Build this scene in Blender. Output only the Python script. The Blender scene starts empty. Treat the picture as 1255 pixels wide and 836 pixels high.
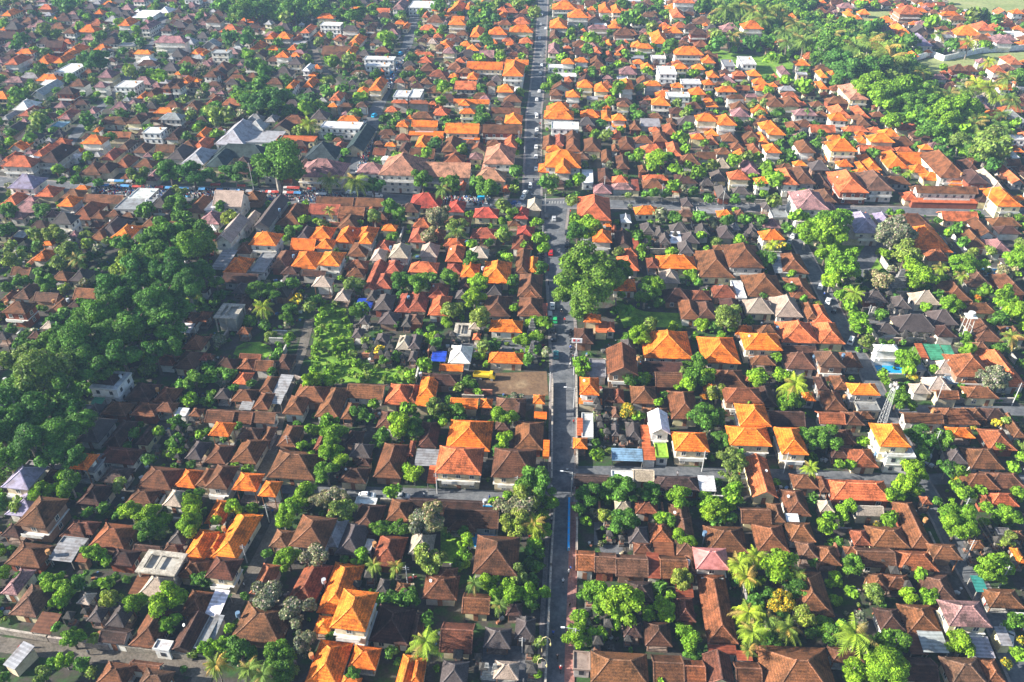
import bpy, math, random, re
import numpy as np
from mathutils import Vector, Matrix
random.seed(7); NR = np.random.RandomState(11)
R = math.radians
S = bpy.context.scene
# ---------------- camera ----------------
F_PX, PITCH, YAW, CAM_H = 1000.0, R(34.7), R(2.8), 145.0
cam_d = bpy.data.cameras.new("camera"); cam_d.sensor_width = 36.0; cam_d.lens = F_PX/1255*36
cam_d.clip_start = 1.0; cam_d.clip_end = 6000
cam = bpy.data.objects.new("camera", cam_d); S.collection.objects.link(cam)
cam.location = (0, 0, CAM_H); cam.rotation_euler = (R(90)-PITCH, 0, YAW); S.camera = cam
# ---------------- sky, sun, exposure ----------------
SUN_EL, SUN_AZ = R(25), R(7)          # low sun from the left, slightly towards the viewer
world = bpy.data.worlds.new("World"); S.world = world; world.use_nodes = True
wn = world.node_tree.nodes; wn.clear()
wo = wn.new("ShaderNodeOutputWorld"); wb = wn.new("ShaderNodeBackground"); sk = wn.new("ShaderNodeTexSky")
sk.sky_type = 'NISHITA'; sk.sun_disc = False; sk.sun_elevation = SUN_EL
sdir = Vector((-math.cos(SUN_EL)*math.cos(SUN_AZ), -math.cos(SUN_EL)*math.sin(SUN_AZ), math.sin(SUN_EL)))
sk.sun_rotation = math.atan2(sdir.x, sdir.y); sk.altitude = 200
wb.inputs[1].default_value = 0.075
world.node_tree.links.new(sk.outputs[0], wb.inputs[0]); world.node_tree.links.new(wb.outputs[0], wo.inputs[0])
sl = bpy.data.lights.new("sun", 'SUN'); sl.energy = 5.0; sl.angle = R(0.5); sl.color = (1.0, 0.94, 0.83)
so = bpy.data.objects.new("sun", sl); S.collection.objects.link(so)
so.rotation_euler = (-sdir).to_track_quat('-Z', 'Y').to_euler()
S.view_settings.view_transform = 'Standard'; S.view_settings.look = 'None'
S.view_settings.gamma = 1.0; S.view_settings.use_curve_mapping = False
S.view_settings.exposure = 1.58
S.render.engine = 'CYCLES'; S.render.resolution_x = 1024; S.render.resolution_y = 682
S.cycles.max_bounces = 4; S.cycles.diffuse_bounces = 2; S.cycles.glossy_bounces = 1
S.cycles.transmission_bounces = 2; S.cycles.volume_bounces = 0; S.cycles.transparent_max_bounces = 4
HAZE_D = 0.00015
# ---- plan of the town: each row is read off one square of the aerial survey --------------
# roof rows: left right near far [colour storeys shape rot] ; tree rows: x y radius kind
TILES = {}
def T(key, ox, oy, sc, rot, roofs, trees): TILES[key] = (ox, oy, sc, rot, roofs, trees)
T('A0',0,636,4.18,-5,"""0 100 95 30 d;15 210 245 130 b;240 370 215 135 gs;290 430 145 100 gf;380 440 220 185 bs;300 440 100 10 d;450 640 150 30 b;540 680 240 160 d;680 820 175 140 dx;830 920 180 135 b;685 900 285 170 t2F;930 1045 215 60 o;850 940 140 60 k;0 90 390 260 p;40 190 500 345 b;150 260 585 490 bs;655 720 390 275 bs;700 860 400 290 t;390 460 440 380 t;440 520 530 450 k;540 640 560 450 k;655 810 660 470 b;500 640 640 560 dx;870 980 680 495 dy;910 1045 500 370 b;780 870 680 630 wf;990 1045 670 480 gf;480 640 860 740 b;650 810 780 725 bx;690 850 880 775 b;5 80 760 650 gs-20;900 1045 310 210 b;560 640 470 420 k""",
"""480 170 60 L;555 215 40 L;750 60 60 m;970 35 60 L;270 320 60 L;330 370 60 L;400 320 50 m;290 430 50 L;540 340 45 L;570 410 60 l;690 430 60 L;850 410 90 L;860 530 60 L;1020 310 50 m;370 610 55 L;470 615 40 l;330 720 50 L;270 740 40 m;420 740 50 m;470 790 40 l;110 295 40 m;990 695 30 l;220 800 50 l;20 810 40 m;285 560 35 m;180 380 30 m;230 300 35 m""")
T('A1',250,636,4.18,-5,"""30 170 207 -25 oY-8;-20 75 195 65 oY;0 150 310 200 d2;0 80 500 380 ws;-10 40 640 500 gs;330 425 150 60 b;430 620 150 -10 b2;670 800 190 30 k;850 1000 245 90 d;820 850 170 110 wf;230 330 390 235 bY;415 560 440 230 dY-10;555 640 590 500 o;575 740 490 230 oY-4;640 830 570 370 o3;840 1045 640 450 d;130 390 630 440 b;510 690 860 630 o;735 880 770 655 o;965 1045 900 700 oY;975 1045 380 330 b;880 940 380 310 k;700 800 860 820 o;600 690 150 10 g""",
"""410 10 50 L;85 60 30 m;430 200 60 L;570 190 80 g;800 195 50 L;870 235 40 P;985 245 40 P;320 390 85 g;210 395 30 m;480 480 80 g;510 620 70 g;180 670 80 m;110 640 60 L;380 690 70 m;410 780 70 m;230 770 60 P;60 750 60 P;300 800 60 P;920 410 35 m;1000 410 40 m;960 680 40 m;770 800 50 m;1000 50 50 m;900 50 50 m;20 320 40 m;720 210 35 m;320 180 35 m;20 660 50 L;140 560 35 L;440 440 45 g;640 600 30 m;880 420 30 m;960 400 35 m""")
T('A2',500,636,4.18,-1,"""0 125 185 80 t;330 560 290 90 b2;200 350 60 -10 d;70 250 415 290 b;155 250 315 255 b;275 415 490 385 bx;500 585 500 430 d;545 650 620 510 k;565 635 560 500 k;385 525 665 560 k;160 325 690 535 dx;160 300 860 730 k;-10 75 860 710 o;0 60 650 480 d;860 955 275 170 bx;955 1065 285 180 bx;845 935 775 680 tf;935 1235 850 685 b""",
"""80 20 80 g;560 30 80 l;690 60 50 L;640 30 50 Y;650 130 40 L;110 180 90 l;205 90 25 m;295 110 50 L;280 180 50 L;250 240 40 m;420 320 60 L;560 290 60 l;600 380 60 L;530 370 60 L;470 380 50 L;700 380 35 L;95 510 45 m;90 630 75 Y;340 330 40 P;470 440 40 P;630 230 40 m;620 170 35 m;890 510 50 L;860 600 65 L;980 390 80 L;900 390 35 m;670 640 40 l;640 310 35 m;670 250 30 m;680 180 30 m;660 720 30 l;670 800 30 L;640 440 40 m""")
T('A3',750,636,4.18,0,"""85 190 130 40 k;195 315 125 30 b;215 320 190 130 bs;110 205 185 130 b;330 440 190 -10 bY;490 700 175 40 b;745 910 170 30 b;910 1045 120 20 b;960 1060 215 125 b;430 605 262 150 P2;490 648 640 285 bY;495 640 695 650 rs;20 185 300 185 bx;185 250 310 190 rs;250 390 310 190 bx;390 435 290 190 b;75 215 430 320 d;330 420 400 340 rs;330 430 530 405 dY;60 155 610 530 d;170 310 655 530 d;215 370 850 700 bx;375 480 850 725 bx;485 630 850 700 dy;640 770 850 735 bx;640 720 735 690 rs;800 1180 960 655 b""",
"""60 15 70 m;270 10 50 m;540 15 40 m;360 100 55 L;350 310 60 l;250 350 40 m;60 430 100 L;180 485 45 L;270 460 65 L;300 390 40 L;650 230 60 Y;690 300 60 Y;740 190 50 Y;850 240 95 L;900 265 45 F;700 480 70 Y;720 580 70 Y;870 420 60 F;940 350 60 m;980 500 60 l;830 620 40 m;400 610 60 L;800 510 50 P;900 560 60 P;1020 590 40 m;1030 225 30 m;250 826 40 L;700 670 40 P;960 280 40 P;350 545 30 L;20 520 50 L;770 600 40 L;880 500 40 m""")
T('A4',1005,636,4.18,0,"""-10 110 240 140 b;130 200 180 140 b;200 390 250 150 bx;405 610 270 165 b;270 460 150 40 b;470 585 155 -85 bY;580 730 210 130 b2;175 265 135 55 d;255 350 375 285 b;340 480 370 285 b;560 720 450 290 b;310 440 575 460 d;450 630 590 440 b;660 880 555 420 p2;-130 75 500 270 bY;470 560 690 595 bs;530 660 690 590 gs;760 900 710 610 gs;415 610 836 710 dx;670 870 860 710 b;860 960 840 710 b;60 230 740 660 b;870 1050 460 360 b;800 860 380 305 Us;780 850 155 110 b;910 980 90 55 gf;1015 1060 230 150 o;930 990 650 560 gs;980 1060 110 60 b""",
"""700 40 70 L;880 250 75 L;960 110 50 l;500 290 45 L;460 390 50 L;560 400 50 L;280 380 55 l;160 230 60 m;160 380 40 L;180 590 88 Y;380 640 90 m;60 600 60 m;330 760 110 L;170 780 70 L;720 640 65 L;1000 520 50 m;1020 700 45 L;970 550 40 m;1025 620 25 F;30 40 50 L;350 15 40 L;300 35 30 F;960 740 35 F;100 120 30 m;260 640 50 m;100 540 40 m""")
T('B0',0,456,4.18,-5,"""452 604 92 2 w2f;478 588 70 14 d2;630 770 150 60 d;780 890 165 85 b;510 650 225 155 b;660 800 230 160 b;790 890 215 165 b;395 470 225 175 gf;440 510 210 165 k;375 440 270 225 gs;390 510 360 240 k;520 620 385 250 d;690 760 375 280 d;485 690 470 390 d;350 450 500 420 o2;430 490 520 430 gf;890 950 225 190 ws;965 1025 230 190 b;945 1030 450 360 k;0 150 600 480 v2;20 170 740 600 v;120 320 500 470 gf;200 340 570 500 d;690 880 600 490 b;885 1000 590 500 o;1000 1060 590 500 b;640 780 680 600 b;830 930 690 610 tY;500 640 570 490 d;380 520 690 580 d;70 240 795 645 b2;350 480 836 770 d;460 520 170 140 ns""",
"""310 550 50 L;220 610 60 L;330 610 50 L;610 585 45 l;445 725 40 m;530 700 40 m;670 710 60 L;760 730 60 L;750 790 40 L;690 315 35 m;830 310 40 L;960 150 40 L;90 680 45 l;980 690 60 L;970 780 60 L;960 640 40 m;1020 620 35 m;1025 325 30 L;720 265 25 m;1000 40 60 m;760 460 40 m;650 375 25 m;900 480 25 m;985 480 30 m;920 70 40 m;370 230 30 m""")
T('B1',250,456,4.18,-3,"""145 225 65 5 c;280 350 105 25 b;350 420 110 25 gs;245 330 195 110 b;345 395 165 110 gs;135 250 155 90 b;50 130 140 90 k;0 145 265 195 bx;145 240 265 200 bx;245 360 265 205 bx;20 130 330 260 o2;165 280 350 290 b;130 270 470 345 bY-5;280 335 365 280 b;0 110 470 375 b;370 470 385 275 b;450 620 160 75 b;400 510 225 130 b;565 690 235 80 bY;725 915 135 60 bx;920 1060 170 65 c;700 760 245 160 b;880 970 290 205 d;720 800 370 300 d;0 120 600 480 b2;140 270 610 520 o2;275 370 640 560 o2;315 570 550 410 b;560 610 400 300 d;740 850 440 370 k;780 850 480 440 d;685 830 570 490 d;865 1010 545 370 bY;750 890 830 680 d;930 1050 770 660 b;770 880 680 645 wf;0 100 780 660 o;175 240 190 150 gs""",
"""545 290 35 L;640 260 50 L;660 320 65 L;650 400 60 L;700 450 50 L;630 510 60 m;790 200 50 m;840 230 40 m;870 160 40 L;1010 270 70 L;1035 190 40 L;430 700 55 L;520 620 60 L;600 650 60 g;680 630 60 g;700 710 70 l;1035 500 40 L;145 700 50 L;230 715 35 L;80 760 40 L;145 80 35 m;250 60 30 m;160 490 30 L;230 505 35 L;550 420 30 L;500 380 30 L;170 280 30 m;960 620 40 L;1000 595 25 m;110 345 25 m;970 800 40 m;890 800 40 m;30 20 40 m;120 20 40 m;470 660 50 L;400 740 35 L""")
T('B2',500,456,4.18,-1,"""45 140 140 30 o;60 260 70 10 d;-20 45 165 65 b;35 100 180 140 os;215 355 190 135 ox;365 430 185 140 o;445 600 200 135 b;530 600 250 160 d;640 700 165 120 o2;645 710 240 210 os;190 420 405 250 o;540 690 400 255 b;690 722 440 300 os;135 375 525 385 c2;425 650 545 395 b2;45 145 390 260 d;30 150 480 405 gs;95 145 570 490 cs;0 20 440 360 d;180 460 800 690 dx;0 380 705 650 dx;880 980 120 30 o2;875 995 165 140 os;870 890 330 180 cs;890 950 340 170 wf;845 920 395 340 o;1000 1060 160 90 d;850 1030 590 525 dx""",
"""150 165 60 l;175 260 35 L;260 200 45 m;485 230 55 L;485 340 50 L;20 190 40 L;20 290 60 m;30 520 50 L;670 570 100 m;600 640 80 l;560 700 90 g;720 660 50 L;500 650 50 L;440 660 35 L;100 745 90 g;290 815 40 m;930 620 60 m;970 430 40 L;960 360 30 m;1010 740 50 l;650 770 50 Y;250 80 35 l;880 700 40 m;700 740 40 L""")
T('B3',750,456,4.18,0,"""0 65 160 90 d;100 235 165 75 b;225 360 75 0 bx;165 290 235 185 b;0 40 235 180 b;305 450 245 100 bY;470 540 100 65 o;535 690 80 -10 b;580 775 160 80 b2;755 850 180 70 d;655 815 285 170 o2;605 820 380 280 o2;195 300 320 215 w2y;155 200 385 270 cs;320 500 408 310 o2;810 990 280 200 dx;985 1045 150 105 o;750 820 50 15 b;680 715 55 25 b;870 1008 425 285 o2;0 160 455 400 us;160 225 450 390 cs;225 290 440 370 Lf;75 150 350 260 k;0 40 330 270 k;720 850 645 450 cy;0 110 570 510 wf;110 215 560 500 tx;220 450 610 535 d;450 535 610 540 ws;120 240 730 660 d;15 100 710 665 t;310 420 836 675 bY;190 300 836 780 b;665 815 785 700 bx;815 890 780 680 bY;895 1020 740 605 b;930 1060 600 525 b;895 960 770 735 ws""",
"""80 200 50 F;140 235 35 L;90 45 45 m;150 45 35 m;330 80 25 L;400 60 50 L;440 20 60 m;240 155 30 L;270 115 25 m;470 225 70 m;550 220 40 m;540 100 50 l;470 125 22 O;690 160 50 L;910 155 55 L;940 60 65 Y;560 350 50 m;620 450 70 l;610 530 60 l;620 600 50 L;630 660 40 L;60 600 80 m;190 610 60 m;340 640 65 L;490 650 50 L;530 710 60 L;620 750 40 m;85 760 60 m;260 760 50 L;1020 490 40 Y;1010 340 60 m;1030 650 35 m;750 40 50 L;650 430 40 m""")
T('B4',1005,456,4.18,0,"""160 310 120 60 o2;195 310 200 150 gf;30 140 200 100 b;75 160 95 20 b;-10 50 100 30 d;0 130 270 205 bx;135 230 275 205 b;190 280 240 200 b;305 465 385 265 o3;345 490 440 388 w2f;100 190 375 295 d;160 300 490 395 b;60 150 440 380 d;480 570 110 60 t;550 680 105 30 t;600 710 145 100 bx;640 730 25 0 gs;655 730 60 25 uf;755 915 140 80 b;720 830 80 -20 b;950 1060 80 -40 c;435 630 270 215 bx;605 820 270 185 b;760 850 250 190 b;850 970 250 190 d;990 1060 340 210 b;670 795 340 285 o;660 760 470 390 k;775 945 500 390 b;870 1010 400 290 b;65 370 660 555 cX;0 50 620 535 b;190 325 740 685 tx;0 75 720 660 t;745 920 610 520 b;865 1060 600 515 b;875 1020 690 620 c;830 880 680 635 b;525 575 680 640 b""",
"""40 330 70 m;225 355 35 L;100 470 40 L;155 480 30 L;400 130 60 m;470 185 35 L;520 330 70 m;560 370 60 m;640 350 60 m;520 430 50 m;470 480 50 L;440 560 70 L;500 610 40 L;390 630 50 L;500 510 60 L;690 580 40 L;750 620 50 L;820 610 35 L;720 510 45 L;730 75 25 m;740 125 20 L;880 40 70 g;470 25 30 F;340 50 30 L;320 10 30 L;905 265 30 F;950 250 35 l;720 730 75 L;960 730 60 L;860 700 40 L;1020 620 40 L;990 495 40 L;1035 430 40 L;925 385 30 L;130 690 50 L;130 750 35 L;360 750 40 L;650 490 50 m;790 285 20 F;690 545 25 F;40 750 40 L;600 660 35 m""")
T('C0',0,276,4.18,-4,"""565 670 75 10 o;690 800 115 50 o;205 270 105 70 o;155 240 185 130 o;450 540 80 0 b;500 600 60 -20 k;0 80 110 65 d;60 120 70 40 gs;50 150 260 220 bx;255 345 285 240 b;350 440 290 235 k;55 150 380 305 b;165 290 395 350 bx;240 340 450 380 b;320 420 450 385 d;370 495 390 335 bx;0 45 390 340 b;0 135 455 395 b2;920 1000 520 450 b;990 1060 500 450 b;930 1035 640 570 b;905 975 555 515 ws;790 890 720 670 d;880 1000 740 650 d;1020 1060 700 665 r;390 430 105 65 k""",
"""185 45 45 l;285 45 50 l;90 165 65 l;50 115 40 l;190 110 40 m;350 130 60 l;395 170 45 P;310 200 50 l;205 235 40 m;240 300 55 m;110 285 50 m;30 320 40 m;330 330 40 l;540 80 30 l;650 100 50 m;500 130 40 g;800 25 40 l;440 300 40 g;420 400 40 m;600 90 40 m;20 25 50 m;450 100 40 l""")
T('C1',250,276,4.18,-2,"""225 370 105 35 o2;155 240 150 95 b;30 110 230 140 gs;95 215 245 170 o;230 310 245 145 gf;335 430 225 135 bY;440 565 130 75 ox;565 660 130 80 o;540 650 70 10 o;665 765 95 15 o;670 745 97 55 o;770 870 75 10 o;790 860 97 45 o2;915 985 30 0 o;435 575 225 140 o;580 695 210 140 o2;390 480 255 215 d;500 620 265 235 dx;730 830 160 90 b;870 960 140 85 r;715 830 230 180 b;725 820 270 225 b;920 1010 250 185 r;810 880 340 190 ry;860 960 330 255 r;550 650 318 270 t2;665 740 390 335 t;850 920 190 135 t;945 1045 170 105 t2;90 270 300 250 dx;345 430 370 265 k;150 220 440 370 d;140 200 350 300 k;45 165 480 405 w2F;865 960 440 360 k;830 880 390 340 k;765 850 425 370 Ts;975 1060 445 350 r;890 990 510 455 k;1010 1060 520 460 k;870 940 615 560 k;755 810 580 535 k;980 1060 640 570 t;790 840 510 465 k;45 155 745 685 d;170 250 740 685 b;255 350 750 695 bx;360 440 740 665 d;0 45 695 670 b;180 290 690 665 bx""",
"""270 330 60 m;360 330 55 m;450 300 45 m;480 380 38 F;540 415 45 l;300 415 45 Y;765 300 50 l;800 440 50 m;750 500 35 l;600 430 55 L;650 410 45 L;320 515 35 m;440 580 40 L;390 640 30 m;570 590 60 L;560 700 60 L;720 640 40 l;770 680 50 L;660 560 60 L;560 790 60 L;650 780 50 L;830 590 30 l;1010 280 55 m;985 510 20 m;900 635 30 F;680 135 20 m;440 30 30 m;20 740 40 m;45 780 40 m;140 765 35 m;350 750 30 m;60 290 50 m;305 15 30 m;640 490 45 L;700 560 40 L;580 510 45 L""")
T('C2',500,276,4.18,-1,"""0 90 90 20 r;320 455 70 15 r;555 645 65 10 R;530 640 130 65 d;180 285 115 75 c;190 280 190 110 c;0 150 245 190 c;190 270 250 200 r;265 360 270 200 o;375 520 300 190 o;55 150 165 105 t;305 410 170 120 t;545 615 250 125 bY;610 660 240 150 o;560 685 370 255 b;580 670 378 320 b;560 690 470 375 b;690 708 460 380 rs;260 325 335 270 d;240 310 380 340 k;400 480 360 310 k;380 525 470 365 d;100 200 385 310 r;100 205 465 365 c;-10 90 445 345 r;230 320 570 505 gF;415 585 550 490 o;410 590 710 655 o;205 320 710 620 w;115 190 685 640 Ts;160 280 750 715 ox;0 60 640 570 k;0 40 700 650 k;0 70 510 460 b;310 370 540 505 t;330 370 590 560 c;900 990 500 460 o2;960 1020 550 500 cs;1015 1060 545 495 c;850 950 610 530 d;1020 1180 770 640 b2y;930 1015 780 690 gf;945 1045 90 30 o2;885 950 95 65 wf""",
"""110 50 50 g;250 30 50 P;485 60 45 l;335 100 35 L;410 95 35 m;330 175 50 m;680 70 45 L;690 120 45 L;600 105 30 L;525 170 30 L;690 210 40 m;60 300 65 m;210 270 50 m;130 260 40 m;360 290 55 L;340 370 55 L;540 290 40 m;545 425 30 L;230 440 50 l;370 470 60 l;700 510 45 L;650 490 30 L;150 600 40 m;385 620 45 l;710 650 35 g;890 710 50 L;890 760 40 L;90 720 45 L;615 690 40 m;20 780 40 L;870 30 60 m;950 20 50 L;660 640 30 m;120 530 30 m;60 550 25 m""")
T('C3',750,276,4.18,0,"""20 100 115 40 dy;110 140 130 80 rs;50 130 160 120 c;30 140 235 165 c;180 240 225 175 d;235 435 225 155 oX;0 125 340 275 o;250 350 300 240 t;450 630 270 135 bY;600 780 220 105 b2;835 905 250 160 gs;870 1010 250 150 b;695 890 370 260 b;635 690 380 270 wf;920 1045 375 270 b;270 410 395 325 d;410 510 385 335 d;520 650 375 310 d;355 460 485 385 b;440 540 485 400 d;575 680 480 380 d;690 830 455 385 t;840 980 470 370 t;1000 1060 490 405 b;165 415 685 545 o;465 660 710 575 o;635 730 560 515 o;680 875 642 555 o2;740 870 590 520 b;870 1060 605 500 c;870 1045 655 620 dx;895 1045 740 655 b;715 840 720 670 b;155 360 755 700 dx;225 360 830 760 bx;50 120 650 590 k;300 360 90 40 ws;160 215 45 0 k;220 275 70 20 k;245 300 100 55 k;310 395 40 0 k;365 450 95 45 k;345 420 150 95 k;430 500 60 5 k;550 625 70 15 k;690 750 60 10 k;520 575 130 105 b;800 840 60 30 k""",
"""130 55 40 m;150 120 35 L;300 140 45 L;30 140 35 l;50 240 70 m;215 310 60 L;170 350 60 m;45 355 30 L;150 560 60 L;200 510 45 l;240 400 35 m;440 690 50 m;590 470 75 l;620 530 30 L;390 755 45 l;480 770 60 L;860 760 50 L;750 760 50 L;920 250 25 L;910 320 40 m;790 170 50 m;980 380 30 m;650 70 35 L;780 365 25 m;460 60 30 L;490 120 25 L;820 100 35 Y;870 100 30 F;790 40 40 m;850 680 35 L;700 490 30 m;20 440 30 m;90 440 40 m;440 300 35 m""")
T('C4',1005,276,4.18,0,"""120 220 75 15 t;180 320 40 -30 p;460 680 140 15 o;555 670 190 130 b;750 870 120 10 b;880 990 150 80 p;650 780 390 290 b;760 890 320 240 b;950 1060 360 255 b;485 620 410 350 t;740 910 455 400 b;800 940 600 480 b;230 350 400 350 k;385 470 430 370 k;400 610 550 470 k;580 710 510 440 k;290 405 560 510 k;600 700 580 520 d;290 410 650 615 w2;520 560 690 620 cs;560 650 690 620 ns;650 700 680 625 ns;0 130 610 500 c;-30 60 500 410 c;0 130 730 650 b2;130 220 730 655 b;590 715 770 705 t;480 545 745 710 gf;700 890 780 665 b2;790 880 650 600 b;910 1060 830 640 c;960 1060 590 520 b""",
"""40 40 80 L;380 60 80 g;440 140 70 l;120 200 90 L;60 270 60 L;490 220 60 L;520 270 70 L;310 280 60 g;180 350 45 Y;120 350 50 L;180 470 50 L;210 520 50 L;240 600 45 l;620 220 40 Y;740 200 60 L;820 210 40 L;730 260 35 Y;740 90 40 m;870 130 30 l;680 400 55 L;540 425 30 L;840 340 40 L;810 375 20 O;950 370 70 L;1000 430 60 L;960 240 50 g;1000 170 60 L;910 480 50 m;980 570 45 P;450 690 60 L;780 640 45 L;730 640 30 L;450 740 45 L;475 780 30 F;590 740 35 L;890 780 70 g;600 350 40 m;450 270 40 g;30 140 50 L;150 420 40 L;700 20 40 m""")
T('D0',0,140,5.02,-2,"""40 210 460 375 v2;210 330 510 445 c;0 100 560 490 c;345 450 570 510 o2;370 490 520 465 b;460 540 465 440 o;510 750 550 500 bx;785 920 525 465 w2f;695 900 590 515 g2f;920 1030 580 475 k2;1130 1255 610 510 b;425 560 650 550 b;550 640 650 600 b;650 740 640 590 b;740 820 640 600 b;590 740 740 640 d;860 960 700 640 b;1040 1130 670 610 b;490 630 185 130 o2;435 500 235 205 o;400 470 275 240 w;570 610 110 85 o2;0 200 330 265 c2;220 360 300 200 d2;0 60 300 240 c;130 190 190 170 o;320 410 190 150 c;200 260 260 185 c;0 80 130 60 k;480 620 375 300 b;580 680 370 310 d;610 700 285 220 r;690 790 330 265 b;720 790 220 165 b;810 900 240 185 b;820 940 330 280 b;880 970 410 345 p;740 790 400 360 b;590 780 65 15 b;770 870 60 5 b2;650 800 150 110 bx;870 990 120 85 w2f;1010 1100 160 90 d;1200 1255 140 90 o;1100 1200 215 165 b;1170 1255 215 150 c;1020 1130 280 205 k;1110 1255 310 220 g;950 1070 240 195 bx;910 1000 50 20 b;310 390 80 50 uf;360 430 30 0 p;310 390 140 105 k""",
"""1040 350 80 D;1190 370 80 D;470 410 40 m;540 410 35 m;380 410 35 m;610 420 40 D;840 370 60 l;870 420 40 m;550 260 45 L;250 590 60 m;220 740 55 l;340 740 65 l;900 600 60 m;1090 480 60 l;1100 550 70 m;50 590 60 m;350 340 50 L;540 40 50 D;180 150 50 m;60 120 40 m;200 100 50 l""")
T('D1',250,140,5.02,-2,"""60 250 190 60 a;235 450 180 110 af;250 370 110 50 a;370 440 50 10 g;40 380 270 185 K;0 130 330 230 K;820 950 45 10 o2;710 960 90 50 w2f;480 620 60 10 b;440 680 170 140 cf;860 980 230 95 Ky;790 860 220 175 r;700 870 120 85 gf;610 810 280 180 K;565 850 390 275 p2;930 1100 370 300 p2;1070 1330 380 245 C3;1180 1255 80 45 o2;1110 1180 200 175 o;1070 1180 130 95 b;1190 1255 240 180 d;50 230 570 485 t2x;225 350 540 475 b;685 915 565 515 bx;920 1100 570 520 bx;300 400 700 525 k2y;205 270 720 615 ty;60 170 790 650 t2y;430 600 690 560 b;640 830 625 560 rx;820 980 640 570 bx;820 940 710 630 b;0 60 600 520 wf;1090 1180 720 680 o;1000 1060 610 575 b;570 640 770 700 k""",
"""440 310 150 m;190 350 80 D;330 370 60 D;770 400 60 P;930 410 70 P;1040 430 60 D;20 370 50 D;110 570 50 m;150 640 60 l;1140 560 60 m;1200 620 60 m;1050 640 60 l;620 650 40 L;730 670 40 l;770 590 35 P;480 550 35 m;530 725 40 m;580 700 30 m;460 710 30 m;650 50 50 Y;870 240 40 m;960 670 25 L;370 700 30 m""")
T('D2',500,140,5.02,-1,"""20 180 80 40 o2x;225 435 120 60 o2x;0 215 130 110 os;310 440 160 135 os;40 115 205 140 o;205 310 235 150 b;150 215 160 130 o;450 700 120 70 b2x;590 700 60 0 o;585 670 215 120 c;480 580 200 160 b;460 650 310 200 C2;450 560 350 280 C;410 600 415 340 C2;60 380 390 300 C2x;0 200 580 485 R;240 345 605 540 R;400 555 640 575 R;650 740 650 585 R;730 820 595 530 t;580 630 480 445 c;310 350 470 420 c;840 1065 330 220 o2;905 1000 370 280 o2;800 870 360 310 o;835 1020 30 0 o2;880 1050 95 50 w2f;1060 1170 20 0 o;1195 1255 40 0 o;825 900 220 110 b;900 960 200 110 r;960 1060 180 110 b;970 1060 235 165 b;1080 1190 235 160 b;1190 1255 300 170 b;1170 1255 420 340 d;1140 1255 490 430 p;1070 1140 430 230 wf;1040 1250 655 515 c2;1200 1255 700 660 o""",
"""90 400 70 m;260 420 60 m;210 460 50 P;480 450 70 m;410 430 50 m;530 450 50 D;660 350 60 m;685 170 25 L;685 130 22 L;660 460 40 l;450 40 50 D;350 200 30 m;180 630 80 g;320 680 70 l;120 740 50 l;590 560 60 l;640 610 40 L;590 740 50 L;840 430 60 m;900 420 50 l;1050 410 50 L;980 430 40 m;1010 540 50 l;1010 660 50 L;1100 690 80 L;1030 500 30 m;810 760 40 L;100 250 50 L;20 600 40 m""")
T('D3',750,140,5.02,0,"""0 90 40 0 o2;0 85 80 60 os;520 650 50 0 o3;650 770 70 5 o3;915 1030 95 40 o2;960 1070 130 90 o2;910 970 180 110 o;945 1045 240 185 o2;575 660 135 90 o;180 300 75 35 gs;110 180 100 50 b;345 400 70 30 b;320 410 130 70 b;0 60 160 110 c;45 140 220 150 b;135 255 180 135 b;260 340 175 115 b;180 320 240 190 c;350 430 260 180 c;0 40 230 190 b;230 300 110 80 c;455 535 265 245 b;530 640 280 235 bx;640 740 250 210 b;590 660 190 140 b;680 780 170 120 b;730 820 220 175 b;810 920 165 110 b;845 920 240 190 b;1090 1170 100 50 b;1140 1240 80 35 b;1150 1255 240 170 b2;1120 1200 320 290 o;1050 1150 440 345 c2;1120 1255 430 335 b2;1210 1255 290 240 b;30 110 340 260 b;190 350 410 375 c;190 330 460 400 b;165 215 360 320 b;0 100 430 385 c;0 130 470 430 p;125 170 470 330 rs;620 730 335 285 t;810 910 370 290 p;720 850 405 350 c2;615 710 415 360 k;540 630 440 395 k;740 850 495 455 k;650 730 520 450 k;1140 1340 590 475 p3;430 500 570 525 k;650 750 640 595 o;925 980 590 555 k;530 700 615 575 gf;990 1090 640 585 gf;0 30 730 550 c;180 260 740 680 k;360 470 735 680 k;520 600 750 690 k;670 750 760 700 k;830 910 740 685 k;740 790 715 675 g;55 120 670 620 w""",
"""160 260 50 L;270 270 70 L;260 330 50 L;350 270 50 m;390 350 50 L;380 440 50 L;480 320 40 L;520 370 60 L;450 380 40 l;620 320 50 l;740 290 50 L;830 260 50 l;900 270 40 L;900 430 40 L;950 380 60 L;940 320 50 L;1000 410 60 L;990 530 60 l;750 520 50 m;860 520 40 m;510 470 45 m;600 520 50 m;250 490 50 m;330 490 40 m;100 500 25 l;200 500 35 m;300 620 60 g;390 640 60 m;540 640 60 m;620 670 40 g;700 660 60 m;820 650 50 m;920 650 50 m;1150 640 60 L;1200 730 80 L;1080 700 50 m;440 170 25 L;560 180 35 L;860 160 35 l;1170 140 40 m;1110 180 40 m;780 780 40 L;550 740 30 L""")
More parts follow.
